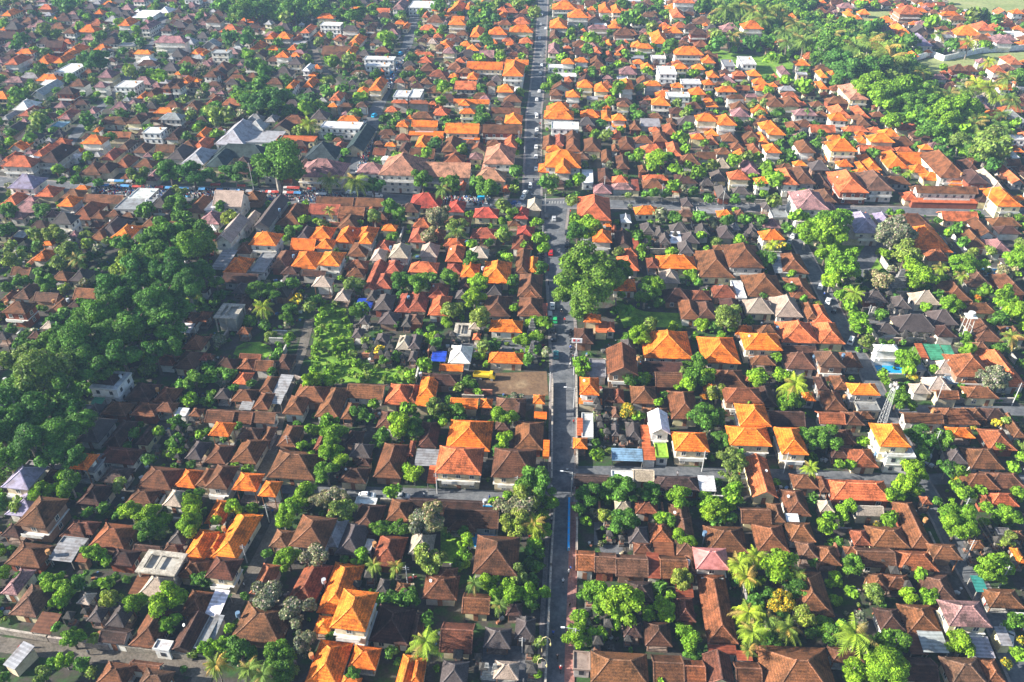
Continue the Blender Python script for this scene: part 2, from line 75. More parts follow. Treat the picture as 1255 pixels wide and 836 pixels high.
T('D4',1005,140,5.02,0,"""65 230 230 155 o3;50 150 160 130 o;110 205 325 285 o;40 220 290 265 os;120 300 485 360 c2;280 460 470 360 b2;285 380 345 255 o;245 290 350 300 o;210 290 380 340 o;310 460 175 120 o2;380 490 140 90 o;240 300 180 140 o;310 460 225 200 c;450 590 195 135 b;480 580 100 65 r;570 620 95 60 r;145 300 110 75 c;300 395 110 75 c;230 310 80 20 b;620 695 220 190 o2;470 570 230 205 c;415 550 340 245 o;490 710 310 240 ox;565 670 365 315 o;640 750 410 360 o;690 760 370 300 o;795 900 440 395 o;740 915 395 245 b2;900 990 360 290 d;910 1040 435 355 d2;520 610 530 480 c;600 970 490 445 b2x;570 970 545 490 cs;0 70 460 330 d;0 105 545 470 b;0 110 600 545 p;1040 1160 490 360 t;1090 1250 570 460 o2;1180 1255 430 330 cy;970 1070 550 475 d;760 975 660 600 cx;980 1080 760 665 by;1060 1240 690 640 b;1100 1240 740 690 d;460 700 710 620 b;215 380 735 610 v2;370 450 680 610 v;1020 1160 40 0 o;1200 1255 235 200 o;1180 1230 270 235 w;0 40 300 250 b""",
"""690 110 80 m;800 60 80 L;860 160 70 l;1040 200 120 l;950 60 60 P;1120 80 60 P;1110 270 40 P;450 30 70 L;560 20 60 L;640 30 60 m;740 220 50 D;1060 300 60 D;980 270 60 m;70 650 110 L;450 730 100 g;470 340 30 m;550 360 30 Y;330 240 50 m;20 120 30 m;730 660 30 m;800 740 40 L;880 790 40 L;1000 130 60 l;900 100 60 L;760 150 60 m;1200 60 40 L;1150 180 50 l""")
T('E0',0,0,5.02,-2,"""0 70 100 60 o2;230 320 60 30 c2;290 400 180 140 b2;130 200 140 110 b;385 460 210 180 b2;470 590 200 155 o2;540 630 160 120 b;570 635 90 60 o;630 700 30 8 o;720 800 160 115 o2;800 930 110 70 ws;860 920 180 135 p2;415 470 90 70 p;370 440 270 245 c2;395 480 330 280 o;570 660 310 275 o;940 1140 265 225 p3;815 930 335 310 o2;840 940 385 350 w;20 110 400 345 c2;210 300 395 345 o;320 390 390 345 o;370 420 365 325 o;330 450 450 395 w2f;590 690 480 430 p2;415 520 535 490 b2;700 830 540 500 w2f;215 360 500 460 o;240 360 530 500 w;190 270 590 515 gy;570 650 540 505 p2;1095 1160 515 475 o;1070 1110 460 445 o2;990 1050 550 515 b2;1050 1110 550 515 b2;70 180 680 620 w;110 190 720 665 r;350 430 730 680 r;0 50 740 660 g;880 960 600 550 b;840 880 610 575 o;1005 1100 670 625 b;1120 1220 680 625 b;940 1070 700 665 o;525 590 700 665 p;960 1040 80 40 w;1165 1220 335 300 o;1220 1255 345 315 o""",
"""420 40 60 D;1000 480 60 L;600 370 70 D;140 240 50 D;100 280 40 D;260 180 50 l;620 230 50 m;780 230 50 m;870 260 40 D;250 430 50 m;800 440 50 l;1150 430 50 m;230 720 60 l;540 730 50 m;90 580 50 m""")
T('E1',250,0,5.02,-2,"""0 100 140 100 b2;210 310 140 100 o;90 210 200 150 c;370 430 245 210 o2;435 530 240 200 o2;540 590 250 220 c;590 650 205 160 c2;280 360 305 260 o;385 460 310 285 o;510 575 310 275 o;435 520 355 315 o3;650 700 100 40 p;690 800 115 85 o2;710 840 160 140 w3f;845 950 190 165 k2;670 730 225 195 o;880 960 280 225 o;720 900 340 285 bx;850 920 345 295 o;1155 1230 60 0 p2;820 940 50 0 p;40 150 330 310 g3f;0 50 390 320 p;45 150 440 385 b;120 270 510 465 b;100 230 650 600 b;0 70 650 600 b;140 220 570 540 b;380 480 520 485 b2;500 550 545 500 o2;600 670 540 490 o;640 720 425 400 o;640 690 470 445 o;660 710 510 490 c;600 650 440 400 w2;1010 1090 560 490 o2;930 1000 580 540 o;770 840 620 575 c3;760 820 660 635 o2;830 910 660 635 b2;930 1005 660 630 b2;1160 1255 600 560 w2f;1150 1255 640 620 c2;990 1140 410 390 w2f;980 1170 370 350 w2f;1070 1110 445 405 c;1170 1240 150 125 o;1215 1255 180 145 o;900 1010 460 435 b;490 600 745 710 b""",
"""920 80 90 m;780 380 60 L;880 380 60 l;330 530 60 m;430 620 90 D;320 620 80 D;280 200 40 m;170 230 60 D;250 240 60 D;300 400 60 m;380 440 60 m;500 110 50 l;250 60 70 m;350 60 70 m;550 50 70 m;120 30 60 m;700 260 40 l;660 600 60 D;750 560 60 m;850 540 50 m;630 680 60 L;1130 240 60 L;50 700 60 l;150 700 60 l;640 760 40 Y""")
T('E2',500,0,5.02,-1,"""0 150 50 10 w2f;110 220 140 95 b2;85 125 110 75 c2;225 290 100 50 o;260 335 70 15 o2;345 395 60 10 o2;245 355 155 115 o3;415 460 100 65 o2;555 605 110 80 o2;580 680 80 50 b;700 760 40 15 b;640 750 150 105 c;620 770 200 155 o2;490 610 215 170 o2;495 550 270 245 o;380 455 230 175 o2;600 660 280 255 o;680 770 270 230 c;420 455 190 145 cs;180 270 300 250 o;210 290 330 295 p2;120 175 270 245 t2;30 160 345 320 c;295 370 220 190 b;885 1040 60 0 o3;980 1110 110 60 o3;870 980 175 115 o2;1175 1255 80 30 o2;1110 1230 180 155 p3;870 930 240 190 b;860 930 330 275 p2;945 1025 395 360 o2;1025 1110 385 355 o2;860 1010 420 400 wf;1040 1140 540 495 o2;1145 1235 565 515 o2;970 1060 600 555 o2;960 1020 510 475 b;1120 1200 400 350 b;870 950 590 550 b2;835 1020 730 665 o2;870 990 680 630 o3;1060 1180 720 675 o;1190 1255 740 685 o;580 710 470 390 o3;360 580 430 380 o2x;600 740 400 370 o2x;360 430 490 450 o2;545 650 570 520 o2;480 545 530 500 b2;585 700 630 585 b;280 500 640 615 o2x;310 380 655 620 o2;510 690 700 665 bx;0 75 600 550 w2f;0 130 640 620 b2;1220 1255 280 250 o;1220 1255 350 300 c;1140 1190 330 295 c;240 340 430 380 b;290 340 455 425 b;70 170 440 390 b;0 60 500 470 b;70 150 520 480 b""",
"""480 80 50 m;540 110 40 D;470 250 50 m;510 290 40 m;780 80 50 l;750 20 40 D;440 370 45 L;570 360 40 L;220 540 60 L;200 620 50 L;250 550 35 Y;1130 250 60 L;1100 310 50 m;920 480 50 m;860 540 40 L;1050 440 40 m;1130 440 40 m;1220 440 40 L;700 350 30 L;1240 630 40 L;1190 650 40 m;200 30 60 m;560 25 40 l;680 15 50 l;450 740 50 m""")
T('E3',750,0,5.02,0,"""0 60 80 30 o3;0 60 175 130 o;10 140 220 180 b2;330 440 60 20 o;380 510 20 -5 c3;370 450 110 60 c2;500 630 150 100 b;670 800 200 140 p;805 935 180 125 o3;1070 1170 140 90 o;320 435 205 165 o2;250 350 270 205 o2;150 255 300 270 o2;480 590 215 175 d3;385 565 340 285 o3;555 640 390 345 o2;495 575 430 395 o2;590 660 480 440 o2;290 400 460 410 w3f;430 550 520 490 w2f;480 580 585 540 o2;200 305 530 500 o2;50 135 550 495 o3;180 260 430 390 o;130 200 395 365 o;340 480 600 570 w2f;660 760 510 470 p;560 620 620 585 o;580 655 660 620 o;740 850 720 665 p2;860 960 700 650 o;870 960 520 480 o;880 980 560 520 o;840 920 470 430 o;800 890 400 350 w2f;690 760 410 370 g2f;745 830 470 440 c2;710 820 610 585 b2;820 900 600 580 p;960 1070 660 600 b2;1050 1160 660 600 b2;1050 1150 600 565 b;970 1020 540 515 o;30 110 660 625 b2;1130 1220 405 365 o2;1210 1255 540 510 o;1040 1100 460 415 p;1030 1130 560 530 g""",
"""160 70 60 m;170 140 50 L;240 170 50 l;90 120 60 m;560 40 60 m;640 230 60 l;660 260 60 D;740 220 50 P;790 210 50 P;850 260 60 D;970 250 60 m;1060 200 60 P;1130 150 70 P;1190 180 60 P;700 50 70 P;790 50 70 P;870 70 70 P;960 60 70 P;1040 60 60 P;930 120 60 P;1080 260 50 P;1180 250 70 P;910 300 30 L;750 300 30 L;1040 370 50 L;960 360 50 L;1060 500 40 L;400 640 40 l;450 710 40 l;530 620 40 L;140 670 40 m;860 650 35 l;1190 700 40 m;860 750 25 m;1190 540 60 L;60 30 50 m;930 640 35 l;100 350 30 m;20 550 60 L;350 290 60 m""")
T('E4',1005,0,5.02,0,"""0 40 20 0 o;245 320 20 0 o;30 190 150 110 o;160 215 100 70 o;240 310 90 60 o;205 260 120 95 o2;490 630 90 30 c3;750 865 100 70 o2;360 470 200 145 p2;480 590 235 165 o;840 1000 220 155 o2;750 860 240 190 p;970 1080 190 135 c2;960 1060 255 210 b2;1085 1190 270 215 p2;570 700 285 215 v2;1190 1255 185 160 o;560 610 350 320 o;0 55 550 505 o;0 50 480 440 o2;180 300 615 530 C2;65 170 560 525 b;45 180 640 595 b;815 910 440 400 b2;690 790 490 460 p;1170 1250 400 350 b2;1065 1150 450 405 c2;1170 1240 460 405 b;900 950 470 440 c;970 1080 650 590 v;1050 1160 640 575 t;1000 1190 740 680 o;750 860 560 510 d;90 200 730 660 c;240 310 730 650 c;1140 1255 740 680 g""",
"""80 270 100 m;60 220 70 P;130 370 90 D;170 430 90 D;220 290 90 P;300 260 80 P;280 360 90 l;400 310 100 P;350 420 90 m;430 360 90 P;330 520 100 L;510 540 110 L;450 600 90 m;380 600 90 L;550 640 80 m;660 620 80 m;750 700 100 L;900 650 100 L;620 560 70 m;800 580 60 P;680 580 60 P;900 550 60 P;960 520 70 Y;1040 540 70 Y;1150 480 60 P;1220 480 70 m;1180 610 60 P;940 90 60 l;990 90 50 b;1090 120 50 D;680 140 60 L;780 150 40 m;740 210 40 P;920 260 50 Y;1040 380 40 Y;620 440 45 P;550 260 60 m;820 280 50 m;350 160 60 m;300 170 60 m;640 420 30 l;1090 600 40 Y;20 330 80 m;450 460 60 l;600 700 60 m;970 730 60 P;1120 700 50 P""")
FOREST = """50 455 38 l;20 500 34 D;35 540 30 D;70 535 26 D;100 515 22 D;85 420 32 m;120 385 32 m;145 405 30 D;150 355 28 D;170 330 24 D;185 375 30 D;205 400 24 D;155 325 22 y;210 330 28 D;238 300 26 m;230 350 26 D;247 330 18 D;190 430 18 D;150 435 24 D;112 455 22 D;15 435 22 l;60 560 20 D;90 560 18 D;10 565 20 D;180 300 22 m;205 285 22 m;225 275 20 m;104 392 20 m;75 480 24 m;30 470 26 D;165 395 24 D;200 360 26 D;220 380 20 D;100 440 26 m;120 425 24 D;250 285 18 m;195 310 22 m;140 370 22 m;40 510 26 D;0 530 26 D;80 505 22 D;210 425 16 D;85 590 16 m;65 420 24 m"""  # D crowns: shade of the ravine put into the leaf colour
BANYAN = """712 322 30 l;735 328 26 l;700 350 26 l;722 362 28 l;740 350 24 l;690 362 16 l;752 342 18 m;708 378 18 l"""
# ---------------- projection helpers ----------------
_M = (Matrix.Rotation(YAW, 3, 'Z') @ Matrix.Rotation(R(90)-PITCH, 3, 'X'))
_MI = _M.transposed()
def at(px, py, z=0.0):
    d = _M @ Vector((px-627.5, 418.0-py, -F_PX))
    t = (z-CAM_H)/d.z
    return Vector((d.x*t, d.y*t, z))
def proj(p):
    q = _MI @ (Vector(p)-Vector((0, 0, CAM_H)))
    return (627.5+F_PX*q.x/-q.z, 418.0-F_PX*q.y/-q.z, -q.z)
# ---------------- materials ----------------
def lin(r, g, b):
    f = lambda c: (c/255/12.92) if c <= 10 else ((c/255+0.055)/1.055)**2.4
    return (f(r), f(g), f(b))
def new_mat(name):
    m = bpy.data.materials.new(name); m.use_nodes = True
    nt = m.node_tree; b = nt.nodes['Principled BSDF']; b.inputs['Roughness'].default_value = 0.9
    b.inputs['Specular IOR Level'].default_value = 0.2
    return m, nt, b
def N(nt, t, **k):
    n = nt.nodes.new(t)
    for a, v in k.items(): setattr(n, a, v)
    return n
def mixc(nt, blend, a, b, f=1.0):
    n = N(nt, 'ShaderNodeMix', data_type='RGBA', blend_type=blend)
    for s, v in ((0, f), (6, a), (7, b)):
        if hasattr(v, 'links') or hasattr(v, 'is_linked'): nt.links.new(v, n.inputs[s])
        else: n.inputs[s].default_value = v if s == 0 else (*v, 1)
    return n.outputs[2]
def ramp(nt, fac, stops):
    r = N(nt, 'ShaderNodeValToRGB'); nt.links.new(fac, r.inputs[0]); e = r.color_ramp.elements
    while len(e) > 1: e.remove(e[-1])
    e[0].position = stops[0][0]; e[0].color = (*stops[0][1], 1)
    for p, c in stops[1:]: x = e.new(p); x.color = (*c, 1)
    return r.outputs[0]
def noise(nt, vec, scale, detail=2, rough=0.6):
    n = N(nt, 'ShaderNodeTexNoise'); n.inputs['Scale'].default_value = scale
    n.inputs['Detail'].default_value = detail; n.inputs['Roughness'].default_value = rough
    nt.links.new(vec, n.inputs['Vector']); return n.outputs[0]
G = lambda v: (v, v, v)
def mat_surface(name, lo, hi, scale, stain=None, rough=0.9, rows=0.0, bump=0.0):
    """face colour x grain x large stains, with optional courses (tiles, corrugation)"""
    m, nt, b = new_mat(name); b.inputs['Roughness'].default_value = rough
    at_ = N(nt, 'ShaderNodeAttribute', attribute_name='col').outputs['Color']
    geo = N(nt, 'ShaderNodeNewGeometry'); pos = geo.outputs['Position']
    c = mixc(nt, 'MULTIPLY', at_, ramp(nt, noise(nt, pos, scale, 3, 0.7), [(0.28, G(lo)), (0.72, G(hi))]))
    if stain: c = mixc(nt, 'MULTIPLY', c, ramp(nt, noise(nt, pos, stain[0], 5, 0.72), [(0.38, stain[1]), (0.52, G(0.95)), (0.66, stain[2])]))
    if rows:
        sp = N(nt, 'ShaderNodeSeparateXYZ'); nt.links.new(pos, sp.inputs[0])
        w = N(nt, 'ShaderNodeMath', operation='MULTIPLY'); nt.links.new(sp.outputs[2], w.inputs[0]); w.inputs[1].default_value = 2*math.pi/rows
        s_ = N(nt, 'ShaderNodeMath', operation='SINE'); nt.links.new(w.outputs[0], s_.inputs[0])
        c = mixc(nt, 'MULTIPLY', c, ramp(nt, s_.outputs[0], [(0.0, G(0.72)), (0.5, G(1.06))]), 0.75)
    nt.links.new(c, b.inputs['Base Color'])
    if bump:
        bp = N(nt, 'ShaderNodeBump'); bp.inputs['Strength'].default_value = bump; bp.inputs['Distance'].default_value = 0.12
        nt.links.new(noise(nt, pos, scale*1.3, 2), bp.inputs['Height']); nt.links.new(bp.outputs[0], b.inputs['Normal'])
    return m
M = {}
M['tile'] = mat_surface('clay_tiles', 0.42, 1.55, 3.4, (0.40, (0.36, 0.40, 0.38), (1.28, 1.20, 1.12)), 0.85, 0.34, 0.8)
M['thatch'] = mat_surface('thatch', 0.5, 1.45, 3.8, (0.5, G(0.72), G(1.1)), 0.95, 0, 0.7)
M['metal'] = mat_surface('sheet_metal', 0.82, 1.15, 1.4, (0.5, (0.62, 0.56, 0.52), G(1.08)), 0.5, 0.12)
M['wall'] = mat_surface('plaster', 0.88, 1.1, 1.0, (0.45, (0.74, 0.70, 0.64), G(1.08)), 0.9)
M['trim'] = mat_surface('trim', 0.9, 1.1, 1.5, None, 0.8)
M['stone'] = mat_surface('weathered_stone', 0.55, 1.3, 2.2, (0.6, G(0.6), G(1.15)), 0.95, 0, 0.6)
M['paint'] = mat_surface('vehicle_paint', 0.97, 1.03, 3, None, 0.3)
M['leaf'] = None
def glass():
    m, nt, b = new_mat('window_glass'); b.inputs['Base Color'].default_value = (0.03, 0.045, 0.06, 1)
    b.inputs['Roughness'].default_value = 0.12; b.inputs['Specular IOR Level'].default_value = 0.6; return m
M['glass'] = glass()
def leafmat():
    m, nt, b = new_mat('foliage'); at_ = N(nt, 'ShaderNodeAttribute', attribute_name='col').outputs['Color']
    oi = N(nt, 'ShaderNodeObjectInfo')
    tc = N(nt, 'ShaderNodeNewGeometry').outputs['Position']
    c = mixc(nt, 'MULTIPLY', at_, ramp(nt, noise(nt, tc, 0.5, 2), [(0.3, (0.7, 0.78, 0.8)), (0.7, (1.25, 1.2, 1.0))]))
    c = mixc(nt, 'MULTIPLY', c, ramp(nt, oi.outputs['Random'], [(0.0, (0.75, 0.85, 0.9)), (0.5, G(1.0)), (1.0, (1.25, 1.12, 0.85))]))
    nt.links.new(c, b.inputs['Base Color']); b.inputs['Roughness'].default_value = 0.7
    tr = N(nt, 'ShaderNodeBsdfTranslucent'); nt.links.new(mixc(nt, 'MULTIPLY', c, (1.3, 1.3, 0.5)), tr.inputs[0])
    mx = N(nt, 'ShaderNodeMixShader'); mx.inputs[0].default_value = 0.2
    out = nt.nodes['Material Output']
    nt.links.new(b.outputs[0], mx.inputs[1]); nt.links.new(tr.outputs[0], mx.inputs[2]); nt.links.new(mx.outputs[0], out.inputs[0])
    return m
M['leaf'] = leafmat()
def groundmat(name, stops, scale, scale2, mult=((0.35, G(0.75)), (0.65, G(1.2)))):
    m, nt, b = new_mat(name); pos = N(nt, 'ShaderNodeNewGeometry').outputs['Position']
    c = ramp(nt, noise(nt, pos, scale, 4, 0.62), stops)
    c = mixc(nt, 'MULTIPLY', c, ramp(nt, noise(nt, pos, scale2, 3, 0.7), list(mult)))
    nt.links.new(c, b.inputs['Base Color']); b.inputs['Roughness'].default_value = 0.95; return m
M['ground'] = groundmat('yard_ground', [(0.38, (0.035, 0.085, 0.020)), (0.47, (0.045, 0.058, 0.030)), (0.54, (0.060, 0.050, 0.042)), (0.64, (0.07, 0.066, 0.062)), (0.76, (0.12, 0.115, 0.11))], 0.16, 1.6)
M['grass'] = groundmat('grass', [(0.30, (0.07, 0.06, 0.035)), (0.38, (0.09, 0.18, 0.022)), (0.55, (0.17, 0.32, 0.035)), (0.75, (0.30, 0.36, 0.06))], 0.22, 1.8, ((0.3, G(0.55)), (0.7, G(1.3))))
M['field'] = groundmat('dry_field', [(0.3, (0.17, 0.22, 0.07)), (0.6, (0.28, 0.30, 0.12)), (0.8, (0.34, 0.30, 0.17))], 0.03, 0.4)
M['earth'] = groundmat('bare_earth', [(0.3, (0.10, 0.062, 0.036)), (0.55, (0.17, 0.105, 0.06)), (0.75, (0.30, 0.22, 0.13))], 0.12, 1.0)
M['asphalt'] = groundmat('asphalt', [(0.32, (0.075, 0.08, 0.088)), (0.5, (0.12, 0.125, 0.135)), (0.7, (0.17, 0.172, 0.178))], 0.3, 1.4, ((0.3, G(0.72)), (0.7, G(1.18))))
M['lane'] = groundmat('worn_lane', [(0.3, (0.08, 0.07, 0.055)), (0.55, (0.14, 0.12, 0.10)), (0.75, (0.19, 0.17, 0.14))], 0.25, 2.0)
M['paving'] = groundmat('pavement', [(0.3, (0.16, 0.14, 0.13)), (0.6, (0.25, 0.22, 0.21))], 0.4, 2.0)
M['redpaving'] = groundmat('red_pavement', [(0.3, (0.24, 0.10, 0.08)), (0.6, (0.34, 0.17, 0.14))], 0.4, 2.0)
M['yard'] = groundmat('paved_yard', [(0.3, (0.07, 0.075, 0.085)), (0.6, (0.14, 0.14, 0.15))], 0.3, 1.5)
M['white'] = mat_surface('road_paint', 0.7, 1.1, 2.0, None, 0.8)
def watermat():
    m, nt, b = new_mat('pool_water'); b.inputs['Base Color'].default_value = (0.02, 0.30, 0.62, 1); b.inputs['Roughness'].default_value = 0.1; return m
M['water'] = watermat()
# ---------------- mesh builder ----------------
class MB:
    def __init__(s): s.v = []; s.f = []; s.c = []; s.m = []
    def poly(s, pts, col, m=0):
        n = len(s.v); s.v += [tuple(p) for p in pts]; s.f.append(tuple(range(n, n+len(pts)))); s.c.append(col); s.m.append(m)
    def box(s, c, h, col, m=0, rz=0.0, top=None, tp=1.0):
        cx, cy, cz = c; hx, hy, hz = h; cr, sr = math.cos(rz), math.sin(rz); P = []
        for z, k in ((-hz, 1), (hz, tp)):
            for x, y in ((-hx, -hy), (hx, -hy), (hx, hy), (-hx, hy)):
                x *= k; y *= k; P.append((cx+x*cr-y*sr, cy+x*sr+y*cr, cz+z))
        n = len(s.v); s.v += P
        for q, cc in (((0, 3, 2, 1), col), ((4, 5, 6, 7), top or col), ((0, 1, 5, 4), col), ((1, 2, 6, 5), col), ((2, 3, 7, 6), col), ((3, 0, 4, 7), col)):
            s.f.append(tuple(n+i for i in q)); s.c.append(cc); s.m.append(m)
    def bar(s, a, b, w, h, col, m=0):
        a = Vector(a); b = Vector(b); d = (b-a)
        if d.length < 1e-4: return
        d.normalize(); side = d.cross(Vector((0, 0, 1)))
        if side.length < 1e-3: side = Vector((1, 0, 0))
        side.normalize(); up = side.cross(d)
        P = []
        for p in (a, b):
            for i, j in ((-1, -1), (1, -1), (1, 1), (-1, 1)): P.append(tuple(p+side*i*w/2+up*j*h/2))
        n = len(s.v); s.v += P
        for q in ((3, 2, 1, 0), (4, 5, 6, 7), (0, 1, 5, 4), (1, 2, 6, 5), (2, 3, 7, 6), (3, 0, 4, 7)):
            s.f.append(tuple(n+i for i in q)); s.c.append(col); s.m.append(m)
    def tube(s, pts, rad, col, n=6, m=0):
        rings = []
        for i, (p, r) in enumerate(zip(pts, rad)):
            p = Vector(p); a = Vector(pts[max(0, i-1)]); b = Vector(pts[min(len(pts)-1, i+1)]); d = (b-a).normalized()
            u = d.cross(Vector((0, 1, 0.1))).normalized(); w = d.cross(u)
            base = len(s.v)
            for k in range(n):
                t = 2*math.pi*k/n; s.v.append(tuple(p+u*math.cos(t)*r+w*math.sin(t)*r))
            rings.append(base)
        for a, b in zip(rings, rings[1:]):
            for k in range(n):
                s.f.append((a+k, a+(k+1) % n, b+(k+1) % n, b+k)); s.c.append(col); s.m.append(m)
        s.f.append(tuple(rings[-1]+k for k in range(n))); s.c.append(col); s.m.append(m)
        s.f.append(tuple(rings[0]+k for k in reversed(range(n)))); s.c.append(col); s.m.append(m)
    def add(s, o, loc, rz, k=1.0, mo=0):
        c, q = math.cos(rz)*k, math.sin(rz)*k; n = len(s.v)
        s.v += [(loc[0]+x*c-y*q, loc[1]+x*q+y*c, loc[2]+z*k) for x, y, z in o.v]
        s.f += [tuple(n+i for i in f) for f in o.f]; s.c += o.c; s.m += [mo+i for i in o.m]
    def mesh(s, name, mats):
        me = bpy.data.meshes.new(name); me.from_pydata(s.v, [], s.f)
        for m in (mats if isinstance(mats, (list, tuple)) else [mats]): me.materials.append(m)
        if s.f:
            a = me.attributes.new('col', 'FLOAT_COLOR', 'FACE')
            a.data.foreach_set('color', np.array([(c[0], c[1], c[2], 1) for c in s.c], 'f').ravel())
            me.polygons.foreach_set('material_index', np.array(s.m, 'i'))
        me.update(); return me
    def build(s, name, mats, parent=None):
        return link(name, s.mesh(name, mats), parent)
def link(name, data, parent=None):
    o = bpy.data.objects.new(name, data); S.collection.objects.link(o)
    if parent: o.parent = parent
    return o
def tag(o, label, cat, group=None, kind=None):
    if label: o['label'] = label
    if cat: o['category'] = cat
    if group: o['group'] = group
    if kind: o['kind'] = kind
    return o
def struct(name, o, label=None): o['kind'] = 'structure'; return o
def root(name, loc, rz=0.0):
    o = link(name, None); o.location = loc; o.rotation_euler = (0, 0, rz); return o
def copy_tree(o, parent=None):
    c = o.copy(); S.collection.objects.link(c); c.parent = parent
    for ch in KIDS.get(o.name, []): KIDS.setdefault(c.name, []).append(copy_tree(ch, c))
    return c
KIDS = {}
REG = []          # (object, look, category, x, y, group)
def reg(o, look, cat, x, y, group): REG.append((o, look, cat, x, y, group))
def vary(c, a=0.10):
    k = 1+random.uniform(-a, a)*1.6; return tuple(max(0.0, x*k*(1+random.uniform(-a, a)*0.35)) for x in c)
# ---------------- ground, roads ----------------
occ = set()
def mark(x, y, hw, hd, rz=0.0, val=None):
    c, s_ = math.cos(rz), math.sin(rz); e = 0.5
    nx, ny = max(1, int(hw*2/0.9)), max(1, int(hd*2/0.9))
    for i in range(nx+1):
        for j in range(ny+1):
            u = -hw+2*hw*i/nx; v = -hd+2*hd*j/ny
            occ.add((round(x+u*c-v*s_), round(y+u*s_+v*c)))
def free(x, y, hw, hd, rz=0.0):
    c, s_ = math.cos(rz), math.sin(rz)
    nx, ny = max(1, int(hw*2/1.2)), max(1, int(hd*2/1.2))
    for i in range(nx+1):
        for j in range(ny+1):
            u = -hw+2*hw*i/nx; v = -hd+2*hd*j/ny
            if (round(x+u*c-v*s_), round(y+u*s_+v*c)) in occ: return False
    return True
gm = MB(); gm.poly([(-1500, -200, 0), (1500, -200, 0), (1500, 2200, 0), (-1500, 2200, 0)], G(0.1))
tag(gm.build('ground', M['ground']), None, None, None, 'structure')
def pts3(s): 
    a = [float(q) for q in s.split()]; return [tuple(a[i:i+3]) for i in range(0, len(a), 3)]
def ribbon(name, data, mat, z, kerb=0.0, mk=True, off=0.0, wmul=1.0, mb=None):
    P = [(at(x, y), w) for x, y, w in data]; own = mb is None; mb = mb or MB()
    # resample
    Q = []
    for (a, wa), (b, wb) in zip(P, P[1:]):
        n = max(1, int((b-a).length/6))
        for i in range(n): t = i/n; Q.append((a.lerp(b, t), wa+(wb-wa)*t))
    Q.append(P[-1]); L = []; Rr = []
    for i, (p, w) in enumerate(Q):
        d = (Q[min(len(Q)-1, i+1)][0]-Q[max(0, i-1)][0]).normalized(); s_ = Vector((-d.y, d.x, 0))
        L.append(p+s_*(w/2*wmul+off)); Rr.append(p-s_*(w/2*wmul+off))
        if mk: mark(p.x, p.y, w/2+0.5, 3.0, math.atan2(d.y, d.x)-math.pi/2)
    for i in range(len(Q)-1):
        mb.poly([(L[i].x, L[i].y, z), (Rr[i].x, Rr[i].y, z), (Rr[i+1].x, Rr[i+1].y, z), (L[i+1].x, L[i+1].y, z)][::-1] if False else
                [(Rr[i].x, Rr[i].y, z), (Rr[i+1].x, Rr[i+1].y, z), (L[i+1].x, L[i+1].y, z), (L[i].x, L[i].y, z)], G(0.5))
        if kerb:
            for A in (L, Rr):
                mb.bar((A[i].x, A[i].y, z-kerb/2-0.004), (A[i+1].x, A[i+1].y, z-kerb/2-0.004), 0.18, kerb, (0.3, 0.29, 0.28))
    if own: struct(name, mb.build(name, mat))
    return Q
ROADS = {
 'main_road': "680 872 5.4 680.5 836 5.4 686 690 5.2 688.5 636 5.2 690.5 556 5.8 691 456 6.6 689.5 400 7.2 683 320 7.4 680.5 280 7.6 680 247 11",
 'main_road_north': "652 252 7 652.5 215 6.6 654 140 6.6 657 120 6.6 662.5 60 6.2 666 0 6.2 668 -30 6",
 'market_street': "-30 220 9 60 228 9 150 235 13 300 240 14 450 244 12 560 251 9 660 250 8 720 249 9 900 254 6.5 1000 257 6.5 1300 262 6.5",
 'cross_lane': "325 597 3.6 420 602 3.6 520 606 4 600 608 4 690 611 4.4 ",
 'east_lane': "690 578 4 800 578 4 900 580 4 1000 583 4 1120 588 4 1190 586 3.6 1300 590 3.6",
 'upper_east_lane': "1080 502 4 1160 502 4 1300 505 4",
 'east_road': "968 262 4.5 975 290 5 1005 348 5 1041 420 5 1058 445 4.6 1084 501 4.6 1124 585 4.6 1158 643 4.6 1177 684 4.6 1211 741 4.6 1244 813 4.6 1260 850 4.6",
 'corner_road': "-20 786 3.4 0 790 3.4 60 797 3.4 134 804 3.4 200 813 3.2 262 826 3.2",
 'west_lane': "243 845 4 262 790 3.8 288 742 3.6 312 698 3.4 331 660 3.2 341 636 3 327 597 3 322 580 3 334 552 3 341 518 3 355 470 3 370 431 3 380 391 3",
 'north_west_road': "425 243 8 451 166 7.5 461 135 7 475 104 6.5 499 56 6.5 508 20 6.5 512 -20 6.5",
 'far_lane': "370 0 4 380 26 4 383 50 4 391 80 4 420 110 4",
 'far_diagonal_road': "52 218 5.5 100 156 5.5 140 115 5 190 50 5 205 10 5",
}
for i, (n_, s_) in enumerate(ROADS.items()):
    d = pts3(s_)
    if n_ in ('main_road', 'main_road_north', 'east_road', 'market_street'):
        ribbon('pavement', [(x, y, w+(1.9 if n_ != 'east_road' else 1.0)) for x, y, w in d], M['paving'], 0.10+i*0.0015, kerb=0.10)
        ribbon(n_, d, M['asphalt'], 0.104+0.004*i+0.01)
    else: ribbon(n_, d, M['lane'] if n_ in ('corner_road', 'west_lane', 'far_lane') else M['asphalt'], 0.02+0.005*i)
ribbon('pavement', pts3("697.5 850 1.8 698.5 790 1.8 702 700 1.8 703.5 616 1.8"), M['redpaving'], 0.19, kerb=0.1)
def sheet(name, s_, mat, z, kind='structure'):
    a = [float(q) for q in s_.split()]; P = [at(a[i], a[i+1]) for i in range(0, len(a), 2)]
    mb = MB(); P2 = [(p.x, p.y, z) for p in P]
    ar = sum(P2[i][0]*P2[(i+1) % len(P2)][1]-P2[(i+1) % len(P2)][0]*P2[i][1] for i in range(len(P2)))
    if ar < 0: P2.reverse()
    mb.poly(P2, G(0.5)); o = mb.build(name, mat); o['kind'] = kind; return [tuple(p[:2]) for p in P2]
